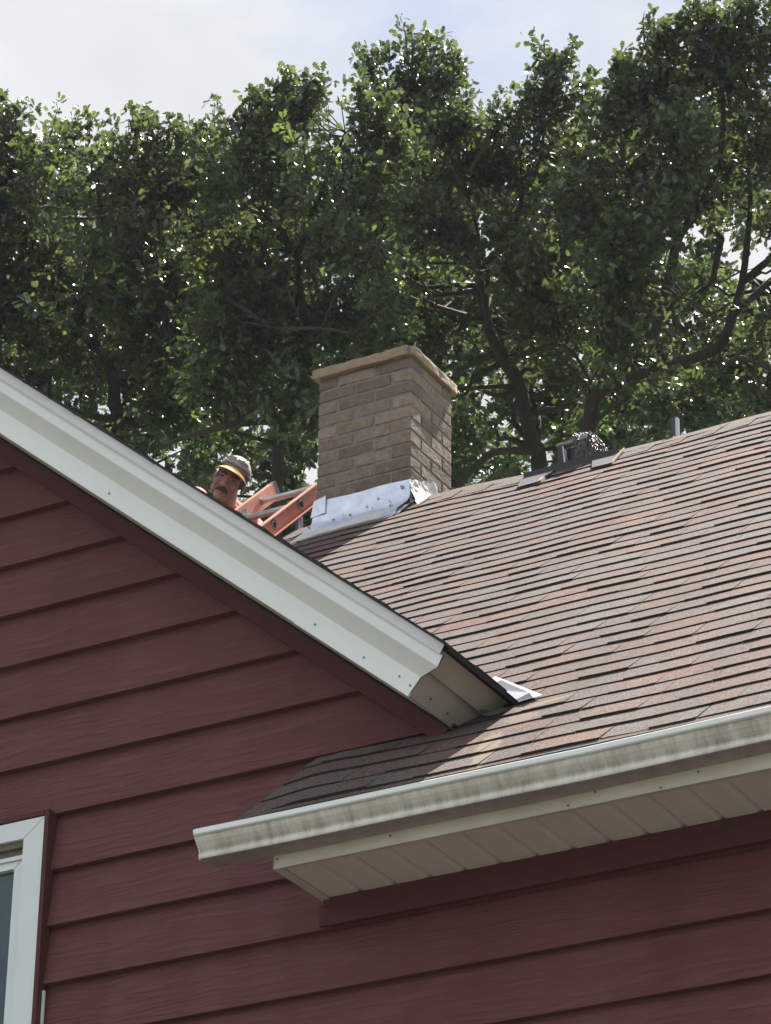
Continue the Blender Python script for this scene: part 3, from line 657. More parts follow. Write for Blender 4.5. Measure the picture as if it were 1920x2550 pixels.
# flashing: galvanised sheet on the front, lapping round the corner, with screws
fl = MB(); nx, nz = 22, 9; X0, X1 = -7.404, -6.868
def fpt(i, j):
    f, t = i/nx, j/nz; X = X0+(X1-X0)*f; yb = .124; zb = ZR(3.79-yb)+.016+.004*math.sin(9*f); zt = 9.314
    if f > .97: zb += .02
    z = zt+(zb-zt)*t; b = .006*math.sin(math.pi*t)*(1+.6*math.sin(5*f+1))+.118*smooth01((t-.35)/.65)**1.3
    b += .004*math.sin(11*f+4*t)
    return (X+.004*math.sin(5*t)-.006*t, 3.790-b, z)
vs = [fpt(i, j) for j in range(nz+1) for i in range(nx+1)]
fs = [(j*(nx+1)+i, (j+1)*(nx+1)+i, (j+1)*(nx+1)+i+1, j*(nx+1)+i+1) for j in range(nz) for i in range(nx)]
fl.mesh(vs, fs, smooth=True)
fl.face([(X1,3.787,9.314),(CX1+.010,3.80,9.31),(CX1+.010,3.88,9.265),(CX1+.010,3.86,9.235),(CX1+.012,3.80,9.20),(X1+.002,3.785,9.17)])
# lapped left tab
fl.mesh([(-7.398,3.780,9.318),(-7.33,3.777,9.332),(-7.328,3.774,9.236),(-7.412,3.776,9.226)], [(3,2,1,0)])
for X, z in ((-7.352,9.283),(-7.366,9.122),(-7.255,9.158),(-7.168,9.166),(-6.912,9.279),(-6.935,9.150)):
    t_ = min(1,max(0,(9.314-z)/.226)); yo = 3.790-(.006*math.sin(math.pi*t_)*1.2+.118*smooth01((t_-.35)/.65)**1.3)-.0015; fl.tube([(X,yo+.004,z),(X,yo-.001,z)], .0095, 12, mi=1); fl.tube([(X,yo,z),(X,yo-.0025,z)], .0055, 8, mi=2)
for X, z, r_ in ((-7.04,9.245,.007),(-7.10,9.215,.005),(-7.06,9.19,.004),(-6.98,9.22,.004),(-7.23,9.20,.004)):
    t_ = min(1,max(0,(9.314-z)/.226)); yo = 3.790-(.006*math.sin(math.pi*t_)*1.2+.118*smooth01((t_-.35)/.65)**1.3)-.0045; fl.tube([(X,yo+.006,z),(X,yo,z)], r_, 7, mi=3)
fl.build('chimney_flashing', [M_FLASH, M_STEEL, M_SCREW, M_SEAL], chim)
# sealed membrane apron under it
sa = MB(); na = 18
for i in range(na):
    f0, f1 = i/na, (i+1)/na; fx = lambda f: -7.42+.56*f
    dn = lambda f: 3.630-.06*math.exp(-f*11)+.060*f+.004*math.sin(31*f)
    q = lambda X, Y, h: np.array([X, Y, ZR(Y)])+Ns*(h+wave_main(X, (Y-Y_EAVE)/CA))
    sa.face([q(fx(f0),dn(f0),.012), q(fx(f1),dn(f1),.012), q(fx(f1),3.795,.020), q(fx(f0),3.795,.020)], smooth=True)
    sa.face([q(fx(f0),dn(f0),.002), q(fx(f1),dn(f1),.002), q(fx(f1),dn(f1),.012), q(fx(f0),dn(f0),.012)])
sa.build('sealed_apron', M_SEAL, chim)
ff = MB(); nu, nv = 26, 12; rf_ = random.Random(5); from mathutils import noise as mnoise
vs = []
for j in range(nv+1):
    for i in range(nu+1):
        f, t = i/nu, j/nv; Y = 3.775+.27*f; zr_ = ZR(min(Y, 3.87)) if Y < 3.87 else ZR(3.87)
        zb = ZR(min(Y, 3.85)-.03)+.035-.0*f; zt = max(zb+.03, 9.305+(Y-3.79)*.42)
        z = zt+(zb-zt)*t; X = CX1+.006+.060*t*t*(1-.3*f); d = mnoise.noise_vector(Vector((f*9, t*4, 3)))*.014
        vs.append((X+abs(d[0]), Y+d[1]*.6, z+d[2]*.8))
fs = [(j*(nu+1)+i, (j+1)*(nu+1)+i, (j+1)*(nu+1)+i+1, j*(nu+1)+i+1) for j in range(nv) for i in range(nu)]
ff.mesh(vs, fs); ff.build('crumpled_foil', M_FOIL, chim)

# ------------------------------------------------------------------ ladder lying up beside the roof end
LD = np.array([0,.73,.683]); LD /= np.linalg.norm(LD); LE = np.array([0,-LD[2],LD[1]])
XRr, XLr = -7.60, -7.98; SP = .332
h0 = np.array([0,3.738,9.219])
ztop_g = lambda X: GZ0+(GX0-X)*PITCH+(V_TOP+.012)/CA
lad_c = empty('ladder', (-7.79, 3.3, 8.9)); tag(lad_c, 'orange fibreglass ladder with round grey rungs leaning up behind the rake beside the chimney', 'ladder')
def rail(X, side, t0, t1):
    m = MB(); hw = .0425; fl_ = .030; th = .005
    a = np.array([X,0,0])+h0+LD*t0; b = np.array([X,0,0])+h0+LD*t1
    sx = np.array([side,0,0.])
    prof = [LE*hw, LE*hw+sx*fl_, LE*(hw-th)+sx*fl_, LE*(hw-th)+sx*th, LE*(-hw+th)+sx*th, LE*(-hw+th)+sx*fl_, LE*-hw+sx*fl_, LE*-hw]
    m.sweep(prof, a, b, closed=True, cap=False)
    for e in (a, b):
        m.face([e+prof[0], e+prof[1], e+prof[2], e+prof[3]]); m.face([e+prof[0], e+prof[3], e+prof[4], e+prof[7]]); m.face([e+prof[7], e+prof[4], e+prof[5], e+prof[6]])
    return m
def foot_t(X): return (ztop_g(X)+.03-h0[2])/LD[2]+.04
T1 = 2*SP+.225
rail_r = reparent(recalc(rail(XRr, 1, foot_t(XRr), T1).build('rail', M_ORANGE)), lad_c)
rail_l = reparent(recalc(rail(XLr, -1, max(foot_t(XLr), -.2), T1).build('rail', M_ORANGE)), lad_c)
for (rl, X, side) in ((rail_r, XRr, 1), (rail_l, XLr, -1)):
    e = MB(); c = np.array([X,0,0])+h0+LD*(T1-.012); sx = np.array([side,0,0.])
    e.obox(c+sx*.015, sx*.0165, LD*.016, LE*.0445); recalc(e.build('rail_end_cap', M_PGREY, rl))
    fo = MB(); c = np.array([X,0,0])+h0+LD*(foot_t(X) if side == 1 else max(foot_t(X), -.2)); fo.obox(c+sx*.012, sx*.022, LD*.03, LE*.05); recalc(fo.build('foot_pad', M_PGREY, rl))
for k in range(3):
    c = h0+LD*(SP*k); m = MB()
    m.tube([c+np.array([XLr+.002,0,0]), c+np.array([XLr+.02,0,0]), c+np.array([XRr-.02,0,0]), c+np.array([XRr-.002,0,0])], .0165, 16)
    for X in (XLr+.003, XRr-.008): m.tube([c+np.array([X,0,0]), c+np.array([X+.005,0,0])], .022, 16)
    rg = reparent(m.build('rung', M_ALU), lad_c)
    for X, sd_ in ((XRr+.005, 1), (XLr-.005, -1)):
        r_ = MB(); r_.mesh(*(lambda cc: ([tuple(cc+np.array([sd_*hh,0,0])+LD*rr*math.cos(a)+LE*rr*math.sin(a)) for rr, hh in ((.027,0),(.027,.004),(.0225,.006),(.020,.004),(.0175,.004),(.0165,-.002)) for a in [2*math.pi*q/20 for q in range(20)]], [(i*20+q, i*20+(q+1) % 20, (i+1)*20+(q+1) % 20, (i+1)*20+q) for i in range(5) for q in range(20)]))(c+np.array([X,0,0])), smooth=True); r_.build('rung_ferrule', M_RING, rg)
    hol = MB(); hol.tube([c+np.array([XRr+.0055,0,0]), c+np.array([XRr+.0062,0,0])], .0168, 16); hol.build('rung_bore', M_BLACK, rg)  # black disc stands for the shade inside the hollow rung
# warning label on the inner face of the left rail
lb = MB(); lc = np.array([XLr+.0012,4.055,9.540]); hx, hy = .060, .026
lc = np.array([XLr+.0012,0,0])+h0+LD*(SP*1+.115)+LE*.004
lb.face([lc-LD*hx-LE*hy, lc+LD*hx-LE*hy, lc+LD*hx+LE*hy, lc-LD*hx+LE*hy])
label = lb.build('warning_label', M_PAPER, rail_l)
li = MB(); o_ = np.array([.0008,0,0])
for a, b, w in ((-.058,.058,.0235),(-.058,.058,-.0235)): li.face([lc+o_+LD*a+LE*(w-.0012), lc+o_+LD*b+LE*(w-.0012), lc+o_+LD*b+LE*(w+.0012), lc+o_+LD*a+LE*(w+.0012)])
for a in (-.0575,.0575): li.face([lc+o_+LD*(a-.0012)-LE*.0235, lc+o_+LD*(a+.0012)-LE*.0235, lc+o_+LD*(a+.0012)+LE*.0235, lc+o_+LD*(a-.0012)+LE*.0235])
for w, l in ((-.007,.10),(-.0125,.085),(-.018,.095)): li.face([lc+o_-LD*.050+LE*(w-.0013), lc+o_+LD*(l-.050)+LE*(w-.0013), lc+o_+LD*(l-.050)+LE*(w+.0013), lc+o_-LD*.050+LE*(w+.0013)])
def text_mesh(txt, size, origin, ex, ey, width=None):
    cu = bpy.data.curves.new('txt', 'FONT'); cu.body = txt; cu.size = size; cu.align_x = 'CENTER'; cu.align_y = 'CENTER'; cu.offset = size*.03
    ob = bpy.data.objects.new('txt', cu); COL.objects.link(ob); bpy.context.view_layer.update()
    me = ob.evaluated_get(bpy.context.evaluated_depsgraph_get()).to_mesh()
    vs = [np.array(v.co) for v in me.vertices]; fs = [tuple(p.vertices) for p in me.polygons]
    bpy.data.objects.remove(ob); bpy.data.curves.remove(cu)
    w0 = max(v[0] for v in vs)-min(v[0] for v in vs); sc = width/w0 if width else 1
    return [origin+ex*v[0]*sc+ey*v[1] for v in vs], fs
vs, fs = text_mesh('CAUTION', .026, lc+o_+LE*.0085, LD, LE, .098); li.mesh(vs, fs)
li.build('label_print', M_INK, rail_l)

# ------------------------------------------------------------------ steel bracket on the ridge, with a chain over its pipe
bk_ = empty('roof_bracket', (-6.01,3.8,9.16)); tag(bk_, 'black steel roof bracket with a short pipe, bolted near the ridge', 'bracket')
B0, B1, BY, BZ = -6.262, -5.775, 3.795, 9.163
tilt = lambda x: .006*(x-B0)/(B1-B0)
be = MB()
be.hexa([(B0,BY,BZ-.016),(B1,BY,BZ-.016+.004),(B1,BY+.006,BZ-.016+.004),(B0,BY+.006,BZ-.016),(B0,BY,BZ+.026),(B1,BY,BZ+.032),(B1,BY+.006,BZ+.032),(B0,BY+.006,BZ+.026)])
be.hexa([(B0,BY+.006,BZ+.020),(B1,BY+.006,BZ+.026),(B1,BY+.048,BZ+.026),(B0,BY+.048,BZ+.020),(B0,BY+.006,BZ+.026),(B1,BY+.006,BZ+.032),(B1,BY+.048,BZ+.032),(B0,BY+.048,BZ+.026)])
reparent(be.build('angle_bar', M_DARK, bevel=.001), bk_)
up = MB(); up.box((-6.088,3.802,9.186),(-6.052,3.846,9.292)); up.box((-6.052,3.842,9.186),(-5.975,3.848,9.285)); reparent(up.build('upright', M_DARK, bevel=.001), bk_)
ue = MB(); ue.hexa([(-6.051,3.800,9.190),(-6.044,3.800,9.190),(-6.044,3.835,9.190),(-6.051,3.835,9.190),(-6.060,3.800,9.282),(-6.053,3.800,9.282),(-6.053,3.835,9.282),(-6.060,3.835,9.282)])
ue.box((-6.050,3.7985,9.1895),(-5.975,3.835,9.1935)); reparent(ue.build('bright_edge', M_PLATE), bk_)
pi_ = MB(); c0, c1 = np.array([-6.096,3.825,9.297]), np.array([-5.94,3.84,9.318])
d_ = (c1-c0)/np.linalg.norm(c1-c0)
pi_.tube([c0, c0+d_*.01, c1], .0160, 20, cap=False); pi_.tube([c1, c0+d_*.01, c0], .0125, 20, cap=False); pi_.tube([c0+d_*.02, c0+d_*.021], .0125, 16, mi=1)
vs = []; fs = []
hh_ = np.cross(d_, [0,0,1.]); hh_ /= np.linalg.norm(hh_); ww_ = np.cross(d_, hh_)
for q in range(20):
    a = 2*math.pi*q/20; e = hh_*math.cos(a)+ww_*math.sin(a); vs += [c0+e*.0160, c0+e*.0125]
fs = [(2*q, 2*((q+1) % 20), 2*((q+1) % 20)+1, 2*q+1) for q in range(20)]
pi_.mesh(vs, fs, mi=2)
reparent(pi_.build('pipe', [M_PIPE, M_BLACK, M_WOOD]), bk_)
for nm_, pts in (('base_plate', [(-6.275,3.80),(-6.10,3.80),(-6.085,3.625),(-6.195,3.612)]), ('base_plate', [(-5.90,3.80),(-5.765,3.86),(-5.715,3.615),(-5.815,3.617)])):
    m = MB(); q = lambda p, h: np.array([p[0], p[1], ZR(p[1])])+Ns*(h+wave_main(p[0], (p[1]-Y_EAVE)/CA))
    m.hexa([q(p,.012) for p in pts[::-1]]+[q(p,.0165) for p in pts[::-1]]); reparent(recalc(m.build(nm_, M_PLATE2)), bk_)
q = lambda x, y, h: np.array([x, y, ZR(y)])+Ns*(h+wave_main(x, (y-Y_EAVE)/CA))
for pts in ([q(-5.715,3.612,.010), q(-5.709,3.612,.010), q(-5.758,3.86,.018), q(-5.765,3.86,.018), q(-5.715,3.612,.019), q(-5.709,3.612,.019), q(-5.758,3.86,.026), q(-5.765,3.86,.026)],
            [q(-6.085,3.60,.010), q(-6.066,3.60,.010), q(-6.075,3.66,.012), q(-6.094,3.66,.012), q(-6.085,3.60,.024), q(-6.066,3.60,.024), q(-6.075,3.66,.026), q(-6.094,3.66,.026)]):
    we = MB(); we.hexa(pts); reparent(recalc(we.build('wood_shim', M_WOOD)), bk_)

ch = MB(); rc_ = random.Random(21)
def link(c, d, up_, L_=.0140, w=.0070, r=.0023, seg=5, n=12):
    d = d/np.linalg.norm(d); u = up_-d*np.dot(up_, d); u /= np.linalg.norm(u); nrm = np.cross(d, u); base = len(ch.v); vs = []; fs = []
    for i in range(n):
        a = 2*math.pi*i/n; cx_, sx_ = math.cos(a), math.sin(a)
        p = d*(cx_*w+math.copysign(L_-w, cx_) if abs(cx_) > .05 else 0)+u*sx_*w
        t = np.array(d*cx_+u*sx_)
        for k in range(seg):
            b = 2*math.pi*k/seg; vs.append(c+p+t*r*math.cos(b)+nrm*r*math.sin(b))
    fs = [(i*seg+k, i*seg+(k+1) % seg, ((i+1) % n)*seg+(k+1) % seg, ((i+1) % n)*seg+k) for i in range(n) for k in range(seg)]
    ch.mesh(vs, fs, smooth=True)
for st in range(15):
    f = st/14
    a = np.array([-6.004+.034*f, 3.812+.10*f, 9.325+.060*f]); b = np.array([-5.975+.125*f, 3.800+.075*f, 9.197+.008*f])
    a += np.array([rc_.uniform(-.012,.012) for _ in range(3)])*.6; b += np.array([rc_.uniform(-.012,.012), rc_.uniform(-.01,.01), 0])
    start = a+np.array([-.012,.05,-.03]); pts = [start, a]
    m = 12
    for i in range(1, m+1):
        t = i/m; p = a+(b-a)*t; p[0] += .012*math.sin(math.pi*t)*(1 if st % 2 else .4); p[2] += .018*math.sin(math.pi*t)*(.4+.6*f); p[1] += -.010*math.sin(3*math.pi*t+st); pts.append(p)
    # march along the polyline
    pos = 0; step = .0205; prev = None; idx = 0
    seg_l = [np.linalg.norm(pts[i+1]-pts[i]) for i in range(len(pts)-1)]; tot = sum(seg_l); s_ = 0; kk = st
    while s_ < tot:
        acc = 0
        for i, l in enumerate(seg_l):
            if acc+l >= s_: t = (s_-acc)/l; p = pts[i]+(pts[i+1]-pts[i])*t; d = pts[i+1]-pts[i]; break
            acc += l
        upv = np.array([.5,-.8,.4]) if kk % 2 else np.array([.5,.5,.7]); upv = upv+np.array([rc_.uniform(-.3,.3) for _ in range(3)])
        link(p, d+np.array([rc_.uniform(-.2,.2) for _ in range(3)])*np.linalg.norm(d), upv); kk += 1; s_ += step
cho = ch.build('chain', M_CHAIN); tag(cho, 'grey steel chain heaped over the pipe of the black roof bracket', 'chain')

# ------------------------------------------------------------------ two thin metal posts just behind the ridge
def post(X, Y, z0, z1, plate, label):
    r = empty('metal_post', (X, Y, z0)); tag(r, label, 'post', 'metal posts behind the ridge')
    m = MB(); m.box((X-.006,Y-.012,z0),(X+.007,Y+.012,z1)); reparent(m.build('upright', M_PLATE, bevel=.002), r)
    p = MB(); zt = z1+.006
    poly = [(X-.006,z1-.10),(X-.006,z1+.002),(X-.022,zt+.004),(X-.034,zt),(X-.026,z1-.075)]
    p.mesh([(x,Y-.005,z) for x, z in poly]+[(x,Y+.002,z) for x, z in poly], [tuple(range(5)), tuple(range(9,4,-1))]+[(i,(i+1) % 5,5+(i+1) % 5,5+i) for i in range(5)]); reparent(recalc(p.build('side_plate', plate)), r)
    return r
post(-5.556, 4.0, 8.95, 9.398, M_PGREY, 'thin grey post with a dark angled plate behind the ridge right of the chain')
post(-7.585, 3.97, 8.85, 9.372, M_BLUE, 'thin grey post with a blue plate behind the roof end, under the ladder')

# ------------------------------------------------------------------ oak trees behind the house
def leaf_template(kind):
    """lobed oak leaf: stations along the midrib, alternating lobes and sinuses; x along, y across, z curl"""
    prof = [[(0,.02),(.12,.05),(.24,.24),(.33,.11),(.47,.38),(.57,.16),(.72,.44),(.82,.22),(.92,.26),(1,.03)],
            [(0,.02),(.10,.06),(.22,.20),(.30,.10),(.44,.33),(.52,.13),(.66,.42),(.76,.20),(.90,.30),(1,.04)],
            [(0,.02),(.14,.08),(.26,.28),(.36,.14),(.52,.42),(.62,.20),(.80,.36),(1,.05)]][kind]
    v, f = [], []
    for t, w in prof:
        z = -.22*t*t; v += [(t, -w, z+.18*w), (t, 0, z), (t, w, z+.18*w)]
    for i in range(len(prof)-1):
        a = 3*i; f += [(a, a+3, a+4, a+1), (a+1, a+4, a+5, a+2)]
    return np.array(v), np.array(f)
LT = [leaf_template(k) for k in range(3)]

def foliage(name, tufts, size, mat_, parent, rs, droop=.25):
    """tufts: (n,3) twig ends and (n,3) directions; each carries a spray of lobed leaves"""
    P, D = tufts; n = len(P)
    V, F, T, off = [], [], [], 0
    per = rs.integers(8, 13, n); idx = np.repeat(np.arange(n), per); m = len(idx)
    p = P[idx]; d = D[idx]
    rnd = rs.normal(size=(m,3)); rnd /= np.linalg.norm(rnd, axis=1)[:,None]
    dirn = d*.75+rnd*.95+np.array([0,0,-droop]); dirn /= np.linalg.norm(dirn, axis=1)[:,None]
    base = p-d*(rs.random(m)*.16)[:,None]+rnd*.02
    nr = np.array([0,0,1.])[None]*.6+rs.normal(size=(m,3))*.75+d*.2
    side = np.cross(nr, dirn); side /= np.linalg.norm(side, axis=1)[:,None]+1e-9
    nrm = np.cross(dirn, side)
    sz = size*rs.uniform(.62, 1.25, m); kind = rs.integers(0, 3, m)
    tuft_t = rs.random(n)
    tint = np.clip(.6*tuft_t[idx]**1.6+.4*rs.random(m), 0, 1)  # random leaf tone, with light put into the brighter tufts
    Vs, Fs, Ts = [], [], []
    for k in range(3):
        q = np.where(kind == k)[0]; tv, tf = LT[k]
        vv = base[q][:,None,:]+sz[q][:,None,None]*(tv[None,:,0:1]*dirn[q][:,None,:]+tv[None,:,1:2]*.80*side[q][:,None,:]+tv[None,:,2:3]*nrm[q][:,None,:])
        Vs.append(vv.reshape(-1,3)); ff = tf[None]+(np.arange(len(q))*len(tv))[:,None,None]+off
        Fs.append(ff.reshape(-1,4)); Ts.append(np.repeat(tint[q], len(tf))); off += len(q)*len(tv)
    V = np.concatenate(Vs); F = np.concatenate(Fs); T = np.concatenate(Ts)
    me = bpy.data.meshes.new(name); me.vertices.add(len(V)); me.vertices.foreach_set('co', V.ravel())
    me.loops.add(F.size); me.loops.foreach_set('vertex_index', F.ravel().astype(np.int32))
    me.polygons.add(len(F)); me.polygons.foreach_set('loop_start', np.arange(0, F.size, 4, dtype=np.int32)); me.polygons.foreach_set('loop_total', np.full(len(F), 4, dtype=np.int32))
    me.update(calc_edges=True)
    a = me.attributes.new('tint', 'FLOAT', 'FACE'); a.data.foreach_set('value', T.astype(np.float32))
    me.materials.append(mat_)
    o = bpy.data.objects.new(name, me); COL.objects.link(o); reparent(o, parent)
    return o

def px_of(p):
    v = p-CAM; z = v@FW
    return 960+FPX*(v@RT)/z, 1275-FPX*(v@UP)/z
GAPS = [(1292,905,20),(1318,965,26),(1345,950,20),(1305,1000,10),(1250,935,22),(1210,1015,24),(1262,1050,22),(1345,1105,20),(1222,985,18),
        (1740,590,24),(1755,545,12),(1860,700,18),(1890,740,20),(1885,640,22),(1905,640,22),(1850,690,14),(1820,800,16),(1835,790,12),
        (455,1085,12),(430,1062,10),(520,1112,11),(320,1032,9),(700,620,8),(1040,300,12),(1490,160,14),(430,1210,9),(660,1060,10),
        (1900,560,12),(1905,830,10),(1770,1050,9),(1490,1060,10),(1440,880,12),(1465,930,9),(600,700,9),(180,800,7),(1890,900,9)]
GA = np.array(GAPS, float)
def oak(label, trunk, limbs, lobes, seed, size=.068, leafm=None, dens=1.0, twigs=90, droop=.08, gaps=True):
    rs = np.random.default_rng(seed); rr = random.Random(seed)
    tp = [np.array(q[:3], float) for q in trunk]; tr = [q[3] for q in trunk]
    root = empty('oak_tree', tuple(tp[0])); tag(root, label, 'tree', 'oak trees behind the house')
    m = MB()
    def smooth(pts, rad, n=9):
        P, R = [], []
        for i in range(len(pts)-1):
            p0, p1, p2, p3 = pts[max(i-1,0)], pts[i], pts[i+1], pts[min(i+2,len(pts)-1)]
            for j in range(n):
                t = j/n; P.append(.5*((2*p1)+(-p0+p2)*t+(2*p0-5*p1+4*p2-p3)*t*t+(-p0+3*p1-3*p2+p3)*t**3)); R.append(rad[i]+(rad[i+1]-rad[i])*t)
        P.append(pts[-1]); R.append(rad[-1]); return P, R
    P, R = smooth(tp, tr); m.tube(P, R, 12, wob=.07, rng=rr); ends = [(a, b) for a, b in zip(P, R) if a[2] > 9]
    for lm in limbs:
        lp_ = [np.array(q[:3], float) for q in lm]; lr = [q[3] for q in lm]
        P, R = smooth(lp_, lr); m.tube(P, R, 9, wob=.08, rng=rr); ends += list(zip(P, R))
    # tufts
    TP, TD, FX = [], [], []
    E = np.array([e[0] for e in ends])
    for (c, rad, dn) in lobes:
        c = np.array(c, float); n = int(dn*dens*74*(rad/.25)**2.15)
        q = rs.normal(size=(n,3)); q /= np.linalg.norm(q, axis=1)[:,None]
        rd = rad*(rs.random(n)**.40)*(1+.22*rs.normal(size=n).clip(-1,1.6)); pts = c+q*rd[:,None]*np.array([1,1.15,1])
        if dn >= 1.1:      # the crown's edge: upright leafy shoots
            ns = max(5, int(n/13)); pts = []; 
            for _ in range(ns):
                b0 = c+rs.normal(size=3)*rad*.55-np.array([0,0,rad*.5]); dr = np.array([rs.normal()*.35, rs.normal()*.35, 1.0]); dr /= np.linalg.norm(dr); ln = rad*rs.uniform(.9, 2.5)
                x_, y_ = px_of(b0+dr*ln*.6)
                if ((GA[:,0]-x_)**2+(GA[:,1]-y_)**2 < (GA[:,2]+40)**2).any(): continue
                m.tube([b0-dr*rad*.5, b0+dr*ln*.5+rs.normal(size=3)*.015, b0+dr*ln*.9], [.008,.005,.002], 5)
                for t in np.linspace(-.3, 1, max(5, int(ln/.04))): pts.append(b0+dr*ln*t+rs.normal(size=3)*.022)
            if not pts: continue
            pts = np.array(pts); n = len(pts); q = rs.normal(size=(n,3)); q /= np.linalg.norm(q, axis=1)[:,None]; q[:,2] = np.abs(q[:,2])
        dd = q*.7+np.array([0,0,.45])+rs.normal(size=(n,3))*.35; dd /= np.linalg.norm(dd, axis=1)[:,None]
        TP.append(pts); TD.append(dd); FX.append(np.full(n, dn >= 1.1))
    TP = np.concatenate(TP); TD = np.concatenate(TD); FX = np.concatenate(FX)
    # loose clumping: drop tufts where a coarse noise is low, and where the crown is open
    from mathutils import noise
    keep = np.ones(len(TP), bool)
    for i, p in enumerate(TP):
        if FX[i]: continue
        nv = noise.noise(Vector(p)*1.9)+.5*noise.noise(Vector(p)*4.3)
        if nv < -.16: keep[i] = False; continue
        if gaps:
            x, y = px_of(p); dd2 = (GA[:,0]-x)**2+(GA[:,1]-y)**2
            if (dd2 < (GA[:,2]*.8+5)**2).any(): keep[i] = False
    if gaps:      # foliage hangs mostly behind and between the main limbs, which stay in view
        big = [(px_of(a), (a-CAM)@FW, b*FPX/((a-CAM)@FW)) for a, b in ends if b > .011]
        BX = np.array([q[0] for q in big]); BD = np.array([q[1] for q in big]); BR = np.array([q[2] for q in big])
        for i in np.where(keep)[0]:
            x, y = px_of(TP[i]); dz = (TP[i]-CAM)@FW
            near = ((BX[:,0]-x)**2+(BX[:,1]-y)**2 < (BR+26)**2) & (dz < BD+.05)
            if near.any() and rs.random() < .8: keep[i] = False
    TP, TD = TP[keep], TD[keep]
    foliage('crown', (TP, TD), size, leafm or M_LEAF, root, rs, droop)
    # side branches out to the sprays
    for i in rs.choice(len(TP), min(twigs, len(TP)), replace=False):
        p = TP[i]; dist = np.linalg.norm(E-p, axis=1); j = int(np.argmin(dist+ (E[:,2] > p[2])*.6))
        if dist[j] > 2.2: continue
        a = E[j]; mid = (a+p)/2+rs.normal(size=3)*.12*dist[j]; mid2 = a*.25+mid*.75+rs.normal(size=3)*.05
        r0 = min(ends[j][1]*.6, .010+.016*dist[j]); m.tube([a, mid2, mid, p], [r0, r0*.75, r0*.55, .004], 6, wob=.1, rng=rr)
    reparent(m.build('trunk', M_BARK), root)
    return root
def A4(px, py, d, r): p = at(px, py, d); return (p[0], p[1], p[2], r*d/FPX)      # r: half width seen in the photo
def LB(px, py, d, r, dn=1.0): return (at(px, py, d), r*d/FPX, dn)
def to_ground(px, py, d, r, dx=0.0, dy=.3):
    p = at(px, py, d); R_ = r*d/FPX
    return [(p[0]+dx, p[1]+dy, 0, R_*2.3), (p[0]+dx*.9, p[1]+dy*.9, 1.2, R_*1.8), (p[0]+dx*.5, p[1]+dy*.6, p[2]*.5, R_*1.5), (p[0]+dx*.15, p[1]+dy*.2, p[2]*.85, R_*1.2), (p[0], p[1], p[2], R_)]

dA = 25.0
oak('dark green oak tree at the far left, above the white rake', to_ground(292,1120,dA,17,-.3)+[A4(285,1000,dA,16), A4(278,930,dA,15), A4(235,840,dA,13), A4(215,720,dA,11), A4(250,560,dA,8), A4(240,430,dA,5)],
    [[A4(278,930,dA,12), A4(345,925,dA-.3,10), A4(400,840,dA-.5,8), A4(430,700,dA-.4,5)], [A4(225,780,dA,9), A4(130,700,dA+.3,7), A4(60,560,dA+.3,4)], [A4(215,720,dA,8), A4(320,640,dA-.6,6), A4(370,520,dA-.6,4)], [A4(290,1050,dA,9), A4(120,1010,dA-.3,7), A4(-60,960,dA-.4,6), A4(-250,800,dA,5)]],
    [LB(30,420,dA,130), LB(150,480,dA-.5,150), LB(300,480,dA,150), LB(420,460,dA+.4,120), LB(90,620,dA+.3,180), LB(260,660,dA-.6,190), LB(430,640,dA,160), LB(60,800,dA,170), LB(220,830,dA+.5,180), LB(380,830,dA-.3,170), LB(130,1000,dA,150), LB(300,1010,dA+.6,150,.8), LB(430,1010,dA,110,.7), LB(-150,520,dA,240), LB(-160,820,dA,240), LB(330,1130,dA,90,.6), LB(520,480,dA+.6,110), LB(520,700,dA+.7,130), LB(510,900,dA+.7,120), LB(560,560,dA+.9,120),
     LB(150,360,dA,50,1.3), LB(240,372,dA,50,1.2), LB(70,375,dA,60,1.2), LB(375,345,dA-.2,55,1.3), LB(460,370,dA,50,1.2), LB(5,310,dA,45,1.2), LB(520,380,dA,55,1.1)], 1)
dB = 24.0
oak('oak tree behind the chimney with a long bare level limb', to_ground(690,1190,dB,15,-.2)+[A4(705,1080,dB,14), A4(735,950,dB,13), A4(760,800,dB,11), A4(740,650,dB,9), A4(800,480,dB,6), A4(860,330,dB,3)],
    [[A4(712,1045,dB,12), A4(640,1050,dB-.2,10), A4(570,1060,dB-.3,9), A4(470,1085,dB-.5,7), A4(410,1110,dB-.5,5)], [A4(735,640,dB,8), A4(690,560,dB,7), A4(620,520,dB+.2,5)], [A4(745,880,dB,9), A4(650,800,dB-.4,7), A4(560,740,dB-.4,5)], [A4(560,590,dB,5), A4(500,585,dB,6), A4(460,600,dB,4)], [A4(760,780,dB,8), A4(880,700,dB,6), A4(960,560,dB,4)], [A4(700,820,dB-.7,4), A4(790,818,dB-.7,5), A4(880,830,dB-.6,3)]],
    [LB(700,360,dB,110), LB(800,330,dB+.3,120), LB(620,470,dB-.2,130), LB(760,480,dB-.6,160), LB(900,480,dB,140), LB(560,620,dB,140), LB(700,640,dB+.5,170), LB(860,640,dB-.5,170), LB(600,800,dB-.3,150), LB(760,810,dB,160), LB(900,790,dB+.4,130), LB(560,940,dB,130,.9), LB(700,960,dB-.5,130,.8), LB(620,1060,dB+.5,120,.6), LB(480,1150,dB,90,.5), LB(760,1000,dB,120,.7),
     LB(640,275,dB,42,1.4), LB(700,240,dB,45,1.4), LB(775,215,dB,40,1.4), LB(640,330,dB,60,1.2), LB(950,330,dB,90), LB(900,250,dB,70), LB(560,380,dB,60,1.2)], 2)
dC = 25.5
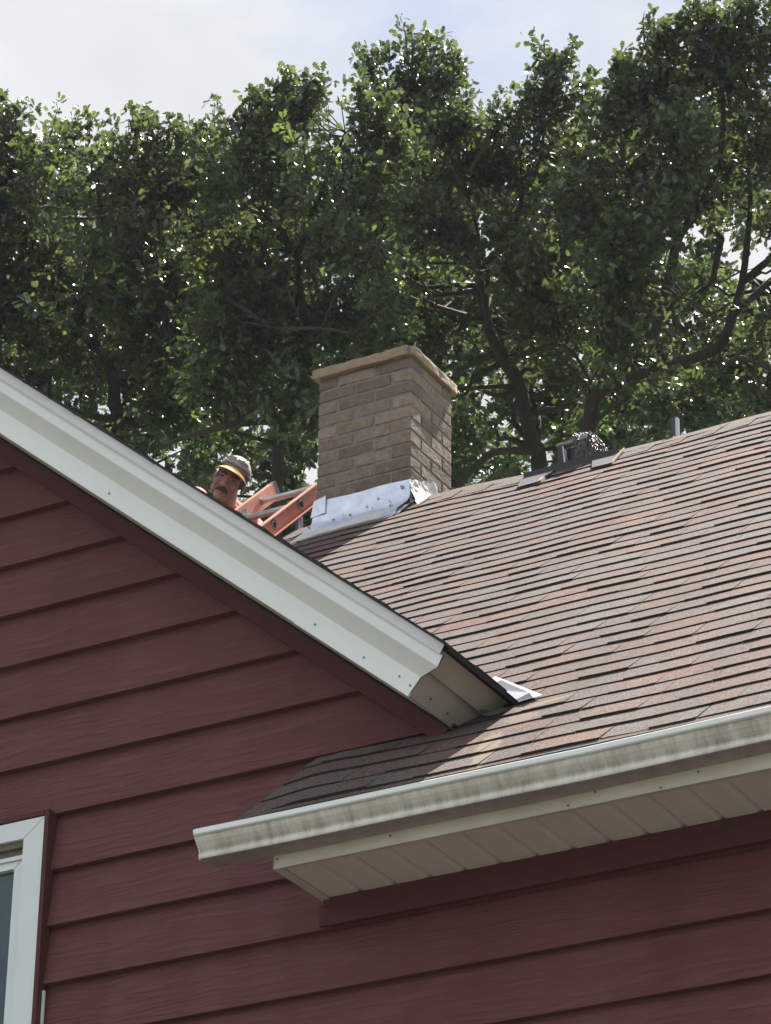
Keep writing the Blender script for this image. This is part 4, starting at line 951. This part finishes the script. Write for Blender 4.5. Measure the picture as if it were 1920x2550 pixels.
oak('oak tree with a thick dark trunk rising just right of the chimney', to_ground(1345,1185,dC,20,.2)+[A4(1328,1110,dC,19), A4(1308,1030,dC,18), A4(1292,960,dC,18), A4(1262,900,dC,17), A4(1225,840,dC,14), A4(1205,770,dC,13), A4(1195,690,dC,12), A4(1215,650,dC,10), A4(1265,600,dC,8), A4(1300,480,dC,6), A4(1290,330,dC,3)],
    [[A4(1290,960,dC,9), A4(1250,985,dC-.2,7), A4(1205,975,dC-.3,5)], [A4(1318,1030,dC,9), A4(1380,1020,dC-.2,6), A4(1440,1000,dC-.2,4)], [A4(1325,1125,dC,10), A4(1240,1125,dC-.3,9), A4(1185,1160,dC-.4,9), A4(1140,1210,dC-.4,9)], [A4(1200,690,dC,8), A4(1190,640,dC-.1,7), A4(1190,580,dC,5), A4(1150,430,dC,3)], [A4(1198,712,dC,7), A4(1130,710,dC,7), A4(1060,715,dC,5), A4(1010,690,dC,4)], [A4(1262,900,dC,8), A4(1400,860,dC-.6,5), A4(1470,950,dC-.6,4)],[A4(1170,430,dC-.5,5), A4(1210,350,dC-.5,4), A4(1225,300,dC-.5,2)]],
    [LB(1080,210,dC,90), LB(1000,260,dC,80), LB(1120,320,dC-.4,110), LB(1020,420,dC+.3,130), LB(1180,470,dC,120), LB(1320,430,dC,120), LB(1080,580,dC-.5,160), LB(1250,600,dC-.7,150), LB(1380,600,dC+.3,140), LB(1050,740,dC+.7,120,.8), LB(1370,760,dC-.3,130,.9), LB(1180,760,dC+1,140,.6), LB(1280,780,dC+1,120,.5), LB(1080,870,dC+.8,120,.7), LB(1180,920,dC+1,110,.5), LB(1400,920,dC+.3,120,.6), LB(970,600,dC+1,130), LB(960,420,dC+.9,110), LB(1440,560,dC+.9,130), LB(1440,420,dC+.8,100), LB(1450,760,dC+1,120), LB(1330,960,dC+1.2,110,.8), LB(1230,1010,dC+1.3,110,.8), LB(1420,1040,dC+1.2,100,.9), LB(1150,980,dC+1.2,100,.8), LB(1200,1080,dC,110,.9), LB(1100,1120,dC+.5,100,.8), LB(1400,1080,dC+.5,110,.6),
     LB(930,150,dC,40,1.4), LB(1060,135,dC,50,1.4), LB(1130,155,dC,42,1.4), LB(1165,215,dC,45,1.0), LB(1345,250,dC,50,1.2), LB(1390,165,dC,34,1.4), LB(1380,235,dC,45,1.2), LB(1300,300,dC,60,1.1), LB(1425,300,dC,60,1.1), LB(1220,410,dC-.2,75), LB(1275,390,dC+.3,70), LB(1180,330,dC,60,1.1), LB(1240,330,dC+.2,45,1.1), LB(1020,330,dC,60)], 3)
dD = 24.5
oak('tallest oak tree at the right with several forking limbs', to_ground(1462,1110,dD,20,.3)+[A4(1470,1060,dD,19), A4(1480,990,dD,18), A4(1540,945,dD,19), A4(1600,880,dD,17), A4(1645,780,dD,13), A4(1670,680,dD,13), A4(1690,590,dD,12), A4(1740,520,dD,10), A4(1790,400,dD,8), A4(1800,250,dD,5), A4(1770,80,dD,2)],
    [[A4(1560,940,dD,14), A4(1700,900,dD+.2,13), A4(1790,860,dD+.3,14), A4(1830,770,dD+.3,11), A4(1850,690,dD+.3,9), A4(1862,590,dD+.3,8), A4(1868,480,dD+.3,6), A4(1850,300,dD+.3,4)], [A4(1690,590,dD,10), A4(1650,555,dD,10), A4(1600,520,dD-.2,7), A4(1560,430,dD-.2,5), A4(1540,270,dD-.2,3)], [A4(1775,700,dD+.2,8), A4(1790,620,dD+.2,9), A4(1795,590,dD+.2,7), A4(1755,560,dD+.1,5)], [A4(1852,700,dD+.3,9), A4(1900,660,dD+.2,9), A4(1980,600,dD,7)], [A4(1830,780,dD+.3,9), A4(1920,700,dD+.5,9), A4(2050,600,dD+.5,6)], [A4(1880,900,dD-.4,8), A4(1925,920,dD-.4,7), A4(1840,890,dD-.4,6), A4(1790,930,dD-.4,4)], [A4(1482,1000,dD,8), A4(1440,940,dD,7), A4(1405,900,dD,5), A4(1360,870,dD,3)], [A4(1640,800,dD,5), A4(1700,740,dD-.4,5), A4(1760,790,dD-.4,4)]],
    [LB(1560,250,dD,110), LB(1680,200,dD,120), LB(1820,180,dD,130), LB(1550,400,dD,130), LB(1700,380,dD-.5,140), LB(1860,360,dD,140), LB(1480,520,dD-.4,140), LB(1620,560,dD-.7,130), LB(1560,700,dD-.7,150), LB(1480,720,dD+.4,130), LB(1700,480,dD,120), LB(1860,520,dD+.6,90,.7), LB(1620,820,dD+.8,130,.8), LB(1560,860,dD-.7,110,.8), LB(1740,840,dD+.8,120,.7), LB(1850,930,dD+.5,130,.8), LB(1660,980,dD-.6,130,1.0), LB(1780,1010,dD-.6,110,1.0), LB(1560,1010,dD+.5,110,.9), LB(1900,800,dD+1,100,.5), LB(1740,690,dD+1.2,110,.5), LB(1980,420,dD,200), LB(2040,700,dD,180,.8), LB(2000,960,dD,180),
     LB(1500,165,dD,32,1.4), LB(1545,180,dD,40,1.4), LB(1640,95,dD,40,1.4), LB(1720,50,dD,36,1.5), LB(1790,60,dD,50,1.4), LB(1690,110,dD,55,1.2), LB(1850,110,dD,55,1.2), LB(1900,50,dD,60,1.3), LB(1960,120,dD,120), LB(1590,250,dD,60,1.2), LB(1450,400,dD,80)], 4)
dF = 33.0
oak('pale oak tree with painted sunlight farther back, seen through the leaves at left', to_ground(420,1150,dF,10,0), [[A4(420,1100,dF,8), A4(560,900,dF,6), A4(600,700,dF,3)], [A4(420,1100,dF,8), A4(250,900,dF,6), A4(160,700,dF,3)]],
    [LB(100,560,dF,200,.55), LB(350,580,dF,220,.55), LB(600,600,dF,220,.55), LB(100,850,dF,220,.55), LB(380,900,dF,220,.5), LB(650,860,dF,220,.5), LB(520,1110,dF,130,.7), LB(250,1100,dF,160,.6), LB(-250,700,dF,300,.5), LB(700,1120,dF,110,.6), LB(620,1260,dF,120,.8), LB(760,1300,dF,120,.8)], 5, size=.105, dens=.72, leafm=M_LEAF2, twigs=40)
oak('pale oak tree with painted sunlight farther back, seen through the gaps at right', to_ground(1180,1250,dF+1,10,0), [[A4(1180,1180,dF+1,9), A4(1340,980,dF+1,6), A4(1500,800,dF+1,3)], [A4(1180,1180,dF+1,9), A4(1090,950,dF+1,5), A4(1040,700,dF+1,3)]],
    [LB(900,560,dF,200,.55), LB(1120,560,dF,200,.5), LB(1350,600,dF,200,.5), LB(1560,500,dF,220,.55), LB(1780,420,dF,220,.5), LB(950,860,dF,200,.5), LB(1180,860,dF,180,.4), LB(1400,880,dF,180,.5), LB(1650,760,dF,200,.45), LB(1860,860,dF,180,.45), LB(1100,1120,dF,150,.8), LB(1260,1140,dF,110,.8), LB(1600,1040,dF,160,.8), LB(1850,1020,dF,150,.8), LB(2150,700,dF,280,.5), LB(1420,1080,dF,120,.7)], 6, size=.105, dens=.72, leafm=M_LEAF2, twigs=40)

# ------------------------------------------------------------------ the man on the roof
def ell(mb, c, ax, rad, nu=20, nv=14, mi=0, smooth=True):
    c = np.array(c, float); ax = [np.array(a, float) for a in ax]; vs = []; fs = []
    for j in range(nv+1):
        th = math.pi*j/nv
        for i in range(nu):
            ph = 2*math.pi*i/nu
            vs.append(c+ax[0]*rad[0]*math.sin(th)*math.cos(ph)+ax[1]*rad[1]*math.sin(th)*math.sin(ph)+ax[2]*rad[2]*math.cos(th))
    for j in range(nv):
        for i in range(nu): fs.append((j*nu+i, (j+1)*nu+i, (j+1)*nu+(i+1) % nu, j*nu+(i+1) % nu))
    mb.mesh(vs, fs, smooth=smooth, mi=mi)
def limb_(mb, pts, rad, seg=14):
    mb.tube(pts, rad, seg)
    for p, r in zip(pts, rad): ell(mb, p, np.eye(3), (r,r,r), 14, 10)
def fuse(mb, name, m, parent, voxel, smooth=3):
    o = mb.build('tmp', m); md = o.modifiers.new('r', 'REMESH'); md.mode = 'VOXEL'; md.voxel_size = voxel; md.use_smooth_shade = True
    s = o.modifiers.new('s', 'SMOOTH'); s.factor = .5; s.iterations = smooth
    bpy.context.view_layer.update(); dg = bpy.context.evaluated_depsgraph_get()
    me = bpy.data.meshes.new_from_object(o.evaluated_get(dg)); me.name = name; bpy.data.objects.remove(o)
    me.materials.clear(); me.materials.append(m); me.polygons.foreach_set('use_smooth', [True]*len(me.polygons))
    r = bpy.data.objects.new(name, me); COL.objects.link(r); reparent(r, parent); return r

HD = 16.75; Hc = at(574, 1195, HD); ROLL = RAD(27)
hf = -FW*1.0; hr = math.cos(ROLL)*RT-math.sin(ROLL)*UP; hu = math.cos(ROLL)*UP+math.sin(ROLL)*RT
tn = RAD(-7)                                            # turned slightly to his right
hf2 = math.cos(tn)*hf+math.sin(tn)*hr; hr = math.cos(tn)*hr-math.sin(tn)*hf; hf = hf2
tp_ = RAD(6); hf2 = math.cos(tp_)*hf+math.sin(tp_)*hu; hu = math.cos(tp_)*hu-math.sin(tp_)*hf; hf = hf2
H = lambda x, y, z: Hc+hr*x+hf*y+hu*z
HA = (hr, hf, hu)
surf = lambda X: ztop_g(X)
shR, shL = at(486,1246,16.98), at(628,1332,16.92)
chest = (shR+shL)/2+np.array([0,.10,-.06])
chest[2] = max(chest[2], surf(chest[0])+.20)
pel = chest+np.array([-.02,.46,0]); pel[2] = surf(pel[0])+.20
ax_s = (shL-shR)/np.linalg.norm(shL-shR)
man = empty('person', (float(pel[0]), float(pel[1]), float(surf(pel[0])))); tag(man, 'man with a dark moustache and yellow-peaked cap looking down over the white rake', 'person')
body = MB()
ell(body, H(0,-.012,.035), HA, (.076,.096,.088)); ell(body, H(0,.030,-.035), HA, (.060,.064,.085)); ell(body, H(0,.052,-.098), HA, (.036,.038,.034))
ell(body, H(0,.078,-.112), HA, (.024,.020,.020))
for s in (-1, 1):
    ell(body, H(.041*s,.066,-.040), HA, (.024,.024,.026)); ell(body, H(.046*s,.030,-.070), HA, (.019,.040,.036))
    ell(body, H(.078*s,-.006,-.016), HA, (.009,.015,.029)); ell(body, H(.083*s,-.012,-.006), HA, (.007,.010,.019))
    ell(body, H(.012*s,.108,-.048), HA, (.010,.012,.009))
limb_(body, [H(-.048,.070,.008), H(-.024,.087,.010), H(0,.086,.007), H(.024,.087,.010), H(.048,.070,.008)], [.011,.0125,.011,.0125,.011], 10)
limb_(body, [H(0,.090,.004), H(0,.106,-.024), H(0,.116,-.044)], [.009,.011,.0145], 10)
limb_(body, [H(-.024,.084,-.083), H(0,.094,-.084), H(.024,.084,-.083)], [.006,.009,.006], 8)
nb = chest+np.array([0,-.05,.10])
limb_(body, [H(0,-.035,-.045), H(0,-.045,-.10)*.6+nb*.4, nb], [.056,.055,.062])
# torso, arms, legs under the clothes
ell(body, chest, np.eye(3), (.155,.15,.11)); ell(body, (chest+pel)/2, np.eye(3), (.135,.22,.10)); ell(body, pel, np.eye(3), (.15,.13,.105))
arms = []
for s, sh_ in ((-1, shR), (1, shL)):
    el = sh_+np.array([.10*s,-.06,0]); el[2] = surf(el[0])+.055
    hd = el+np.array([-.04*s,-.25,0]); hd[2] = surf(hd[0])+.045
    arms.append((s, sh_, el, hd)); limb_(body, [sh_, (sh_+el)/2, el], [.056,.048,.040]); limb_(body, [el, el*.5+hd*.5, hd], [.040,.035,.026])
    pd = np.array([0,-1,0.]); sd_ = np.array([CA,0,-SA])*1.0; nn = Ng
    palm = hd+pd*.05-nn*.012; ell(body, palm, (sd_, pd, nn), (.042,.050,.016))
    for f in range(4):
        off = (f-1.5)*.021; L_ = (.066,.076,.072,.056)[f]; b = palm+sd_*off+pd*.040
        limb_(body, [b, b+pd*L_*.45+nn*.010+sd_*off*.12, b+pd*L_*.78+nn*.002+sd_*off*.2, b+pd*L_-nn*.008+sd_*off*.22], [.0095,.009,.008,.007], 8)
    b = palm-sd_*.036*s-pd*.012; limb_(body, [b, b-sd_*.026*s+pd*.024+nn*.004, b-sd_*.034*s+pd*.052-nn*.004], [.012,.010,.008], 8)
legs = []
for s in (-1, 1):
    hip = pel+np.array([.085*s,.04,-.01]); kn = hip+np.array([.06*s,.36,0]); kn[2] = surf(kn[0])+.075
    an = kn+np.array([.01*s,.40,0]); an[2] = surf(an[0])+.07
    legs.append((s, hip, kn, an)); limb_(body, [hip, (hip+kn)/2, kn], [.088,.076,.058]); limb_(body, [kn, kn*.65+an*.35, an], [.056,.056,.038])
    ell(body, an+np.array([0,.07,-.01]), np.eye(3), (.042,.11,.036))
fuse(body, 'body', M_SKIN, man, .0052, 2)
shirt = MB()
ell(shirt, chest, np.eye(3), (.170,.165,.125)); ell(shirt, (chest+pel)/2, np.eye(3), (.150,.235,.115)); limb_(shirt, [nb+np.array([0,-.015,.022]), chest], [.072,.10])
for s, sh_, el, hd in arms: limb_(shirt, [chest+np.array([.09*s,0,.01]), sh_, sh_*.55+el*.45, el*.85+sh_*.15], [.085,.072,.064,.056])
fuse(shirt, 'shirt', M_SHIRT, man, .008, 3)
jeans = MB(); ell(jeans, pel, np.eye(3), (.165,.145,.12))
for s, hip, kn, an in legs: limb_(jeans, [hip, (hip+kn)/2, kn], [.102,.090,.072]); limb_(jeans, [kn, kn*.6+an*.4, an*.9+kn*.1], [.070,.066,.056])
fuse(jeans, 'trousers', M_JEAN, man, .01, 3)
for s, hip, kn, an in legs:
    bt = MB(); ell(bt, an+np.array([0,.075,-.012]), np.eye(3), (.052,.125,.045)); limb_(bt, [an-np.array([0,.04,0]), an+np.array([0,.02,0])], [.055,.055]); fuse(bt, 'boot', M_BOOT, man, .009, 2)
for s in (-1, 1):
    ey = MB(); ell(ey, H(.031*s,.080,-.006), HA, (.0145,.008,.0042), 12, 8); reparent(ey.build('eye', M_HAIR), man)  # near-black flat eyes; the socket shade is put into the colour
ms_ = MB(); limb_(ms_, [H(-.031,.088,-.078), H(-.018,.101,-.067), H(0,.106,-.064), H(.018,.101,-.067), H(.031,.088,-.078)], [.005,.0085,.0085,.0085,.005], 10); fuse(ms_, 'moustache', M_TASH, man, .003, 2)
bw = MB()
for s in (-1, 1): bw.tube([H(.012*s,.096,.007), H(.032*s,.094,.011), H(.050*s,.077,.006)], [.0045,.0055,.004], 8)
reparent(bw.build('eyebrows', M_HAIR), man)
hr_ = MB()
def shell(mb, c, rad, az0, az1, el0, el1, na=24, ne=10, mi=0, push=0.0, tint=.5):
    """patch of an ellipsoid round the head: az 0 = forward, + = his left; el = height angle"""
    vs = []; r = [q+push for q in rad]
    for j in range(ne+1):
        e = RAD(el0+(el1-el0)*j/ne)
        for i in range(na+1):
            a = RAD(az0+(az1-az0)*i/na); vs.append(H(c[0]+r[0]*math.cos(e)*math.sin(a), c[1]+r[1]*math.cos(e)*math.cos(a), c[2]+r[2]*math.sin(e)))
    fs = [(j*(na+1)+i, j*(na+1)+i+1, (j+1)*(na+1)+i+1, (j+1)*(na+1)+i) for j in range(ne) for i in range(na)]
    mb.mesh(vs, fs, smooth=True, mi=mi, tint=tint)
HC0, HR0 = (0,-.012,.035), (.076,.096,.088)
shell(hr_, HC0, HR0, 62, 298, -38, 15, 30, 8, push=.004)
for s in (-1, 1): shell(hr_, HC0, HR0, 58*s, 82*s, -52, 10, 6, 6, push=.003)
reparent(hr_.build('hair', M_HAIR), man)
cap_ = MB(); CR = (.085,.107,.095)
def capshell(mb, az0, az1, t0, t1, na, ne, push=0.0, mi=0):
    vs = []
    for j in range(ne+1):
        for i in range(na+1):
            a = RAD(az0+(az1-az0)*i/na); low = 6+8*math.cos(a); t = t0+(t1-t0)*j/ne; e = RAD(low+(90-low)*t); q = [c+push for c in CR]
            bulge = 1+.05*math.sin(e*1.6)*(math.cos(a) > 0)
            vs.append(H(q[0]*math.cos(e)*math.sin(a), -.008+q[1]*bulge*math.cos(e)*math.cos(a), .034+q[2]*math.sin(e)))
    fs = [(j*(na+1)+i, j*(na+1)+i+1, (j+1)*(na+1)+i+1, (j+1)*(na+1)+i) for j in range(ne) for i in range(na)]
    mb.mesh(vs, fs, smooth=True, mi=mi)
capshell(cap_, -180, 180, 0, 1, 40, 12)
capshell(cap_, -70, 70, .03, .12, 24, 2, .0012, 1)
cap_o = reparent(cap_.build('cap', [M_CAP, M_CAPD]), man)
vi = MB(); na, nr_ = 22, 7; vs = []
def brim(i, j, h):
    a = -68+136*i/na; A = RAD(a); x0, y0 = .083*math.sin(A), -.008+.104*math.cos(A)
    ln = .070*max(.10, math.cos(RAD(a*1.12)))**.6; t = j/nr_
    x = x0+ln*t*math.sin(A)*.35; y = y0+ln*t; z = .052-.030*(abs(a)/68)**2.0-ln*t*.40+.004*math.cos(A)
    return H(x, y, z+h)
for h in (0, -.003): vs += [brim(i, j, h) for j in range(nr_+1) for i in range(na+1)]
w_ = na+1; o2 = (nr_+1)*w_
fs = [(j*w_+i, j*w_+i+1, (j+1)*w_+i+1, (j+1)*w_+i) for j in range(nr_) for i in range(na)]+[(o2+j*w_+i, o2+(j+1)*w_+i, o2+(j+1)*w_+i+1, o2+j*w_+i+1) for j in range(nr_) for i in range(na)]
fs += [(nr_*w_+i, nr_*w_+i+1, o2+nr_*w_+i+1, o2+nr_*w_+i) for i in range(na)]
vi.mesh(vs, fs, smooth=True); vi.build('cap_peak', M_VISOR, cap_o)
gg = MB()
for a0, a1 in ((-52,-5),(3,50)): capshell(gg, a0, a1, .13, .40, 12, 5, .007, 0)
def cpt(a, t, push):
    A = RAD(a); low = 6+8*math.cos(A); e = RAD(low+(90-low)*t); q = [c+push for c in CR]
    return H(q[0]*math.cos(e)*math.sin(A), -.008+q[1]*(1+.05*math.sin(e*1.6)*(math.cos(A) > 0))*math.cos(e)*math.cos(A), .034+q[2]*math.sin(e))
ring = [cpt(-2+54*math.cos(q), .27+(.15-.05*math.cos(2*q)*0)*math.sin(q)-(.07*math.exp(-(8*math.cos(q))**2) if math.sin(q) < 0 else 0)*-1, .0085) for q in np.linspace(0, 2*math.pi, 41)]
gg.tube(ring, .0017, 6, mi=1); gg.tube([cpt(-2,.19,.0085), cpt(-2,.42,.0085)], .0015, 6, mi=1); gg.tube([cpt(a, .15+.02*math.cos(a/9), .008) for a in range(-52,53,8)], .0012, 6, mi=1)
for s in (-1, 1): gg.tube([cpt(s*q, .22, .006) for q in (52,75,100,130)], .0022, 6, mi=1)
reparent(gg.build('safety_goggles', [M_LENS, M_CLEAR]), man)
pt = MB()
def onc(u, v, push): return cpt(10+u*40, .34+v*.17, push)
def strip(u0, v0, u1, v1, w=.035):
    n_ = 6; du, dv = u1-u0, v1-v0; l = math.hypot(du, dv); nu_, nv__ = -dv/l*w*.6, du/l*w
    for q in range(n_):
        a, b = q/n_, (q+1)/n_
        pt.face([onc(u0+du*a-nu_, v0+dv*a-nv__, .0105), onc(u0+du*b-nu_, v0+dv*b-nv__, .0105), onc(u0+du*b+nu_, v0+dv*b+nv__, .0105), onc(u0+du*a+nu_, v0+dv*a+nv__, .0105)])
for s_ in ((0,0,1,0),(0,1,1,1),(0,0,0,1),(1,0,1,1),(.14,.25,.14,.75),(.14,.25,.28,.3),(.14,.75,.28,.7),(.29,.32,.29,.68),(.40,.25,.58,.75),(.40,.75,.58,.25),(.70,.25,.70,.75),(.70,.25,.86,.25)): strip(*s_)
reparent(pt.build('cap_patch', M_CLEAR), man)

# ------------------------------------------------------------------ thin haze volume added to lift the dark tones
hz = MB(); hz.box((-120,-60,-1),(110,75,32))
hm = bpy.data.materials.new("haze"); hm.use_nodes = True; nt = hm.node_tree
nt.nodes.remove(nt.nodes['Principled BSDF']); pv = nt.nodes.new('ShaderNodeVolumePrincipled')
pv.inputs['Color'].default_value = (.80,.90,1.0,1); pv.inputs['Density'].default_value = .0003; pv.inputs['Anisotropy'].default_value = 0.2
nt.links.new(pv.outputs[0], nt.nodes['Material Output'].inputs['Volume'])
tag(hz.build('haze', hm), kind='stuff')
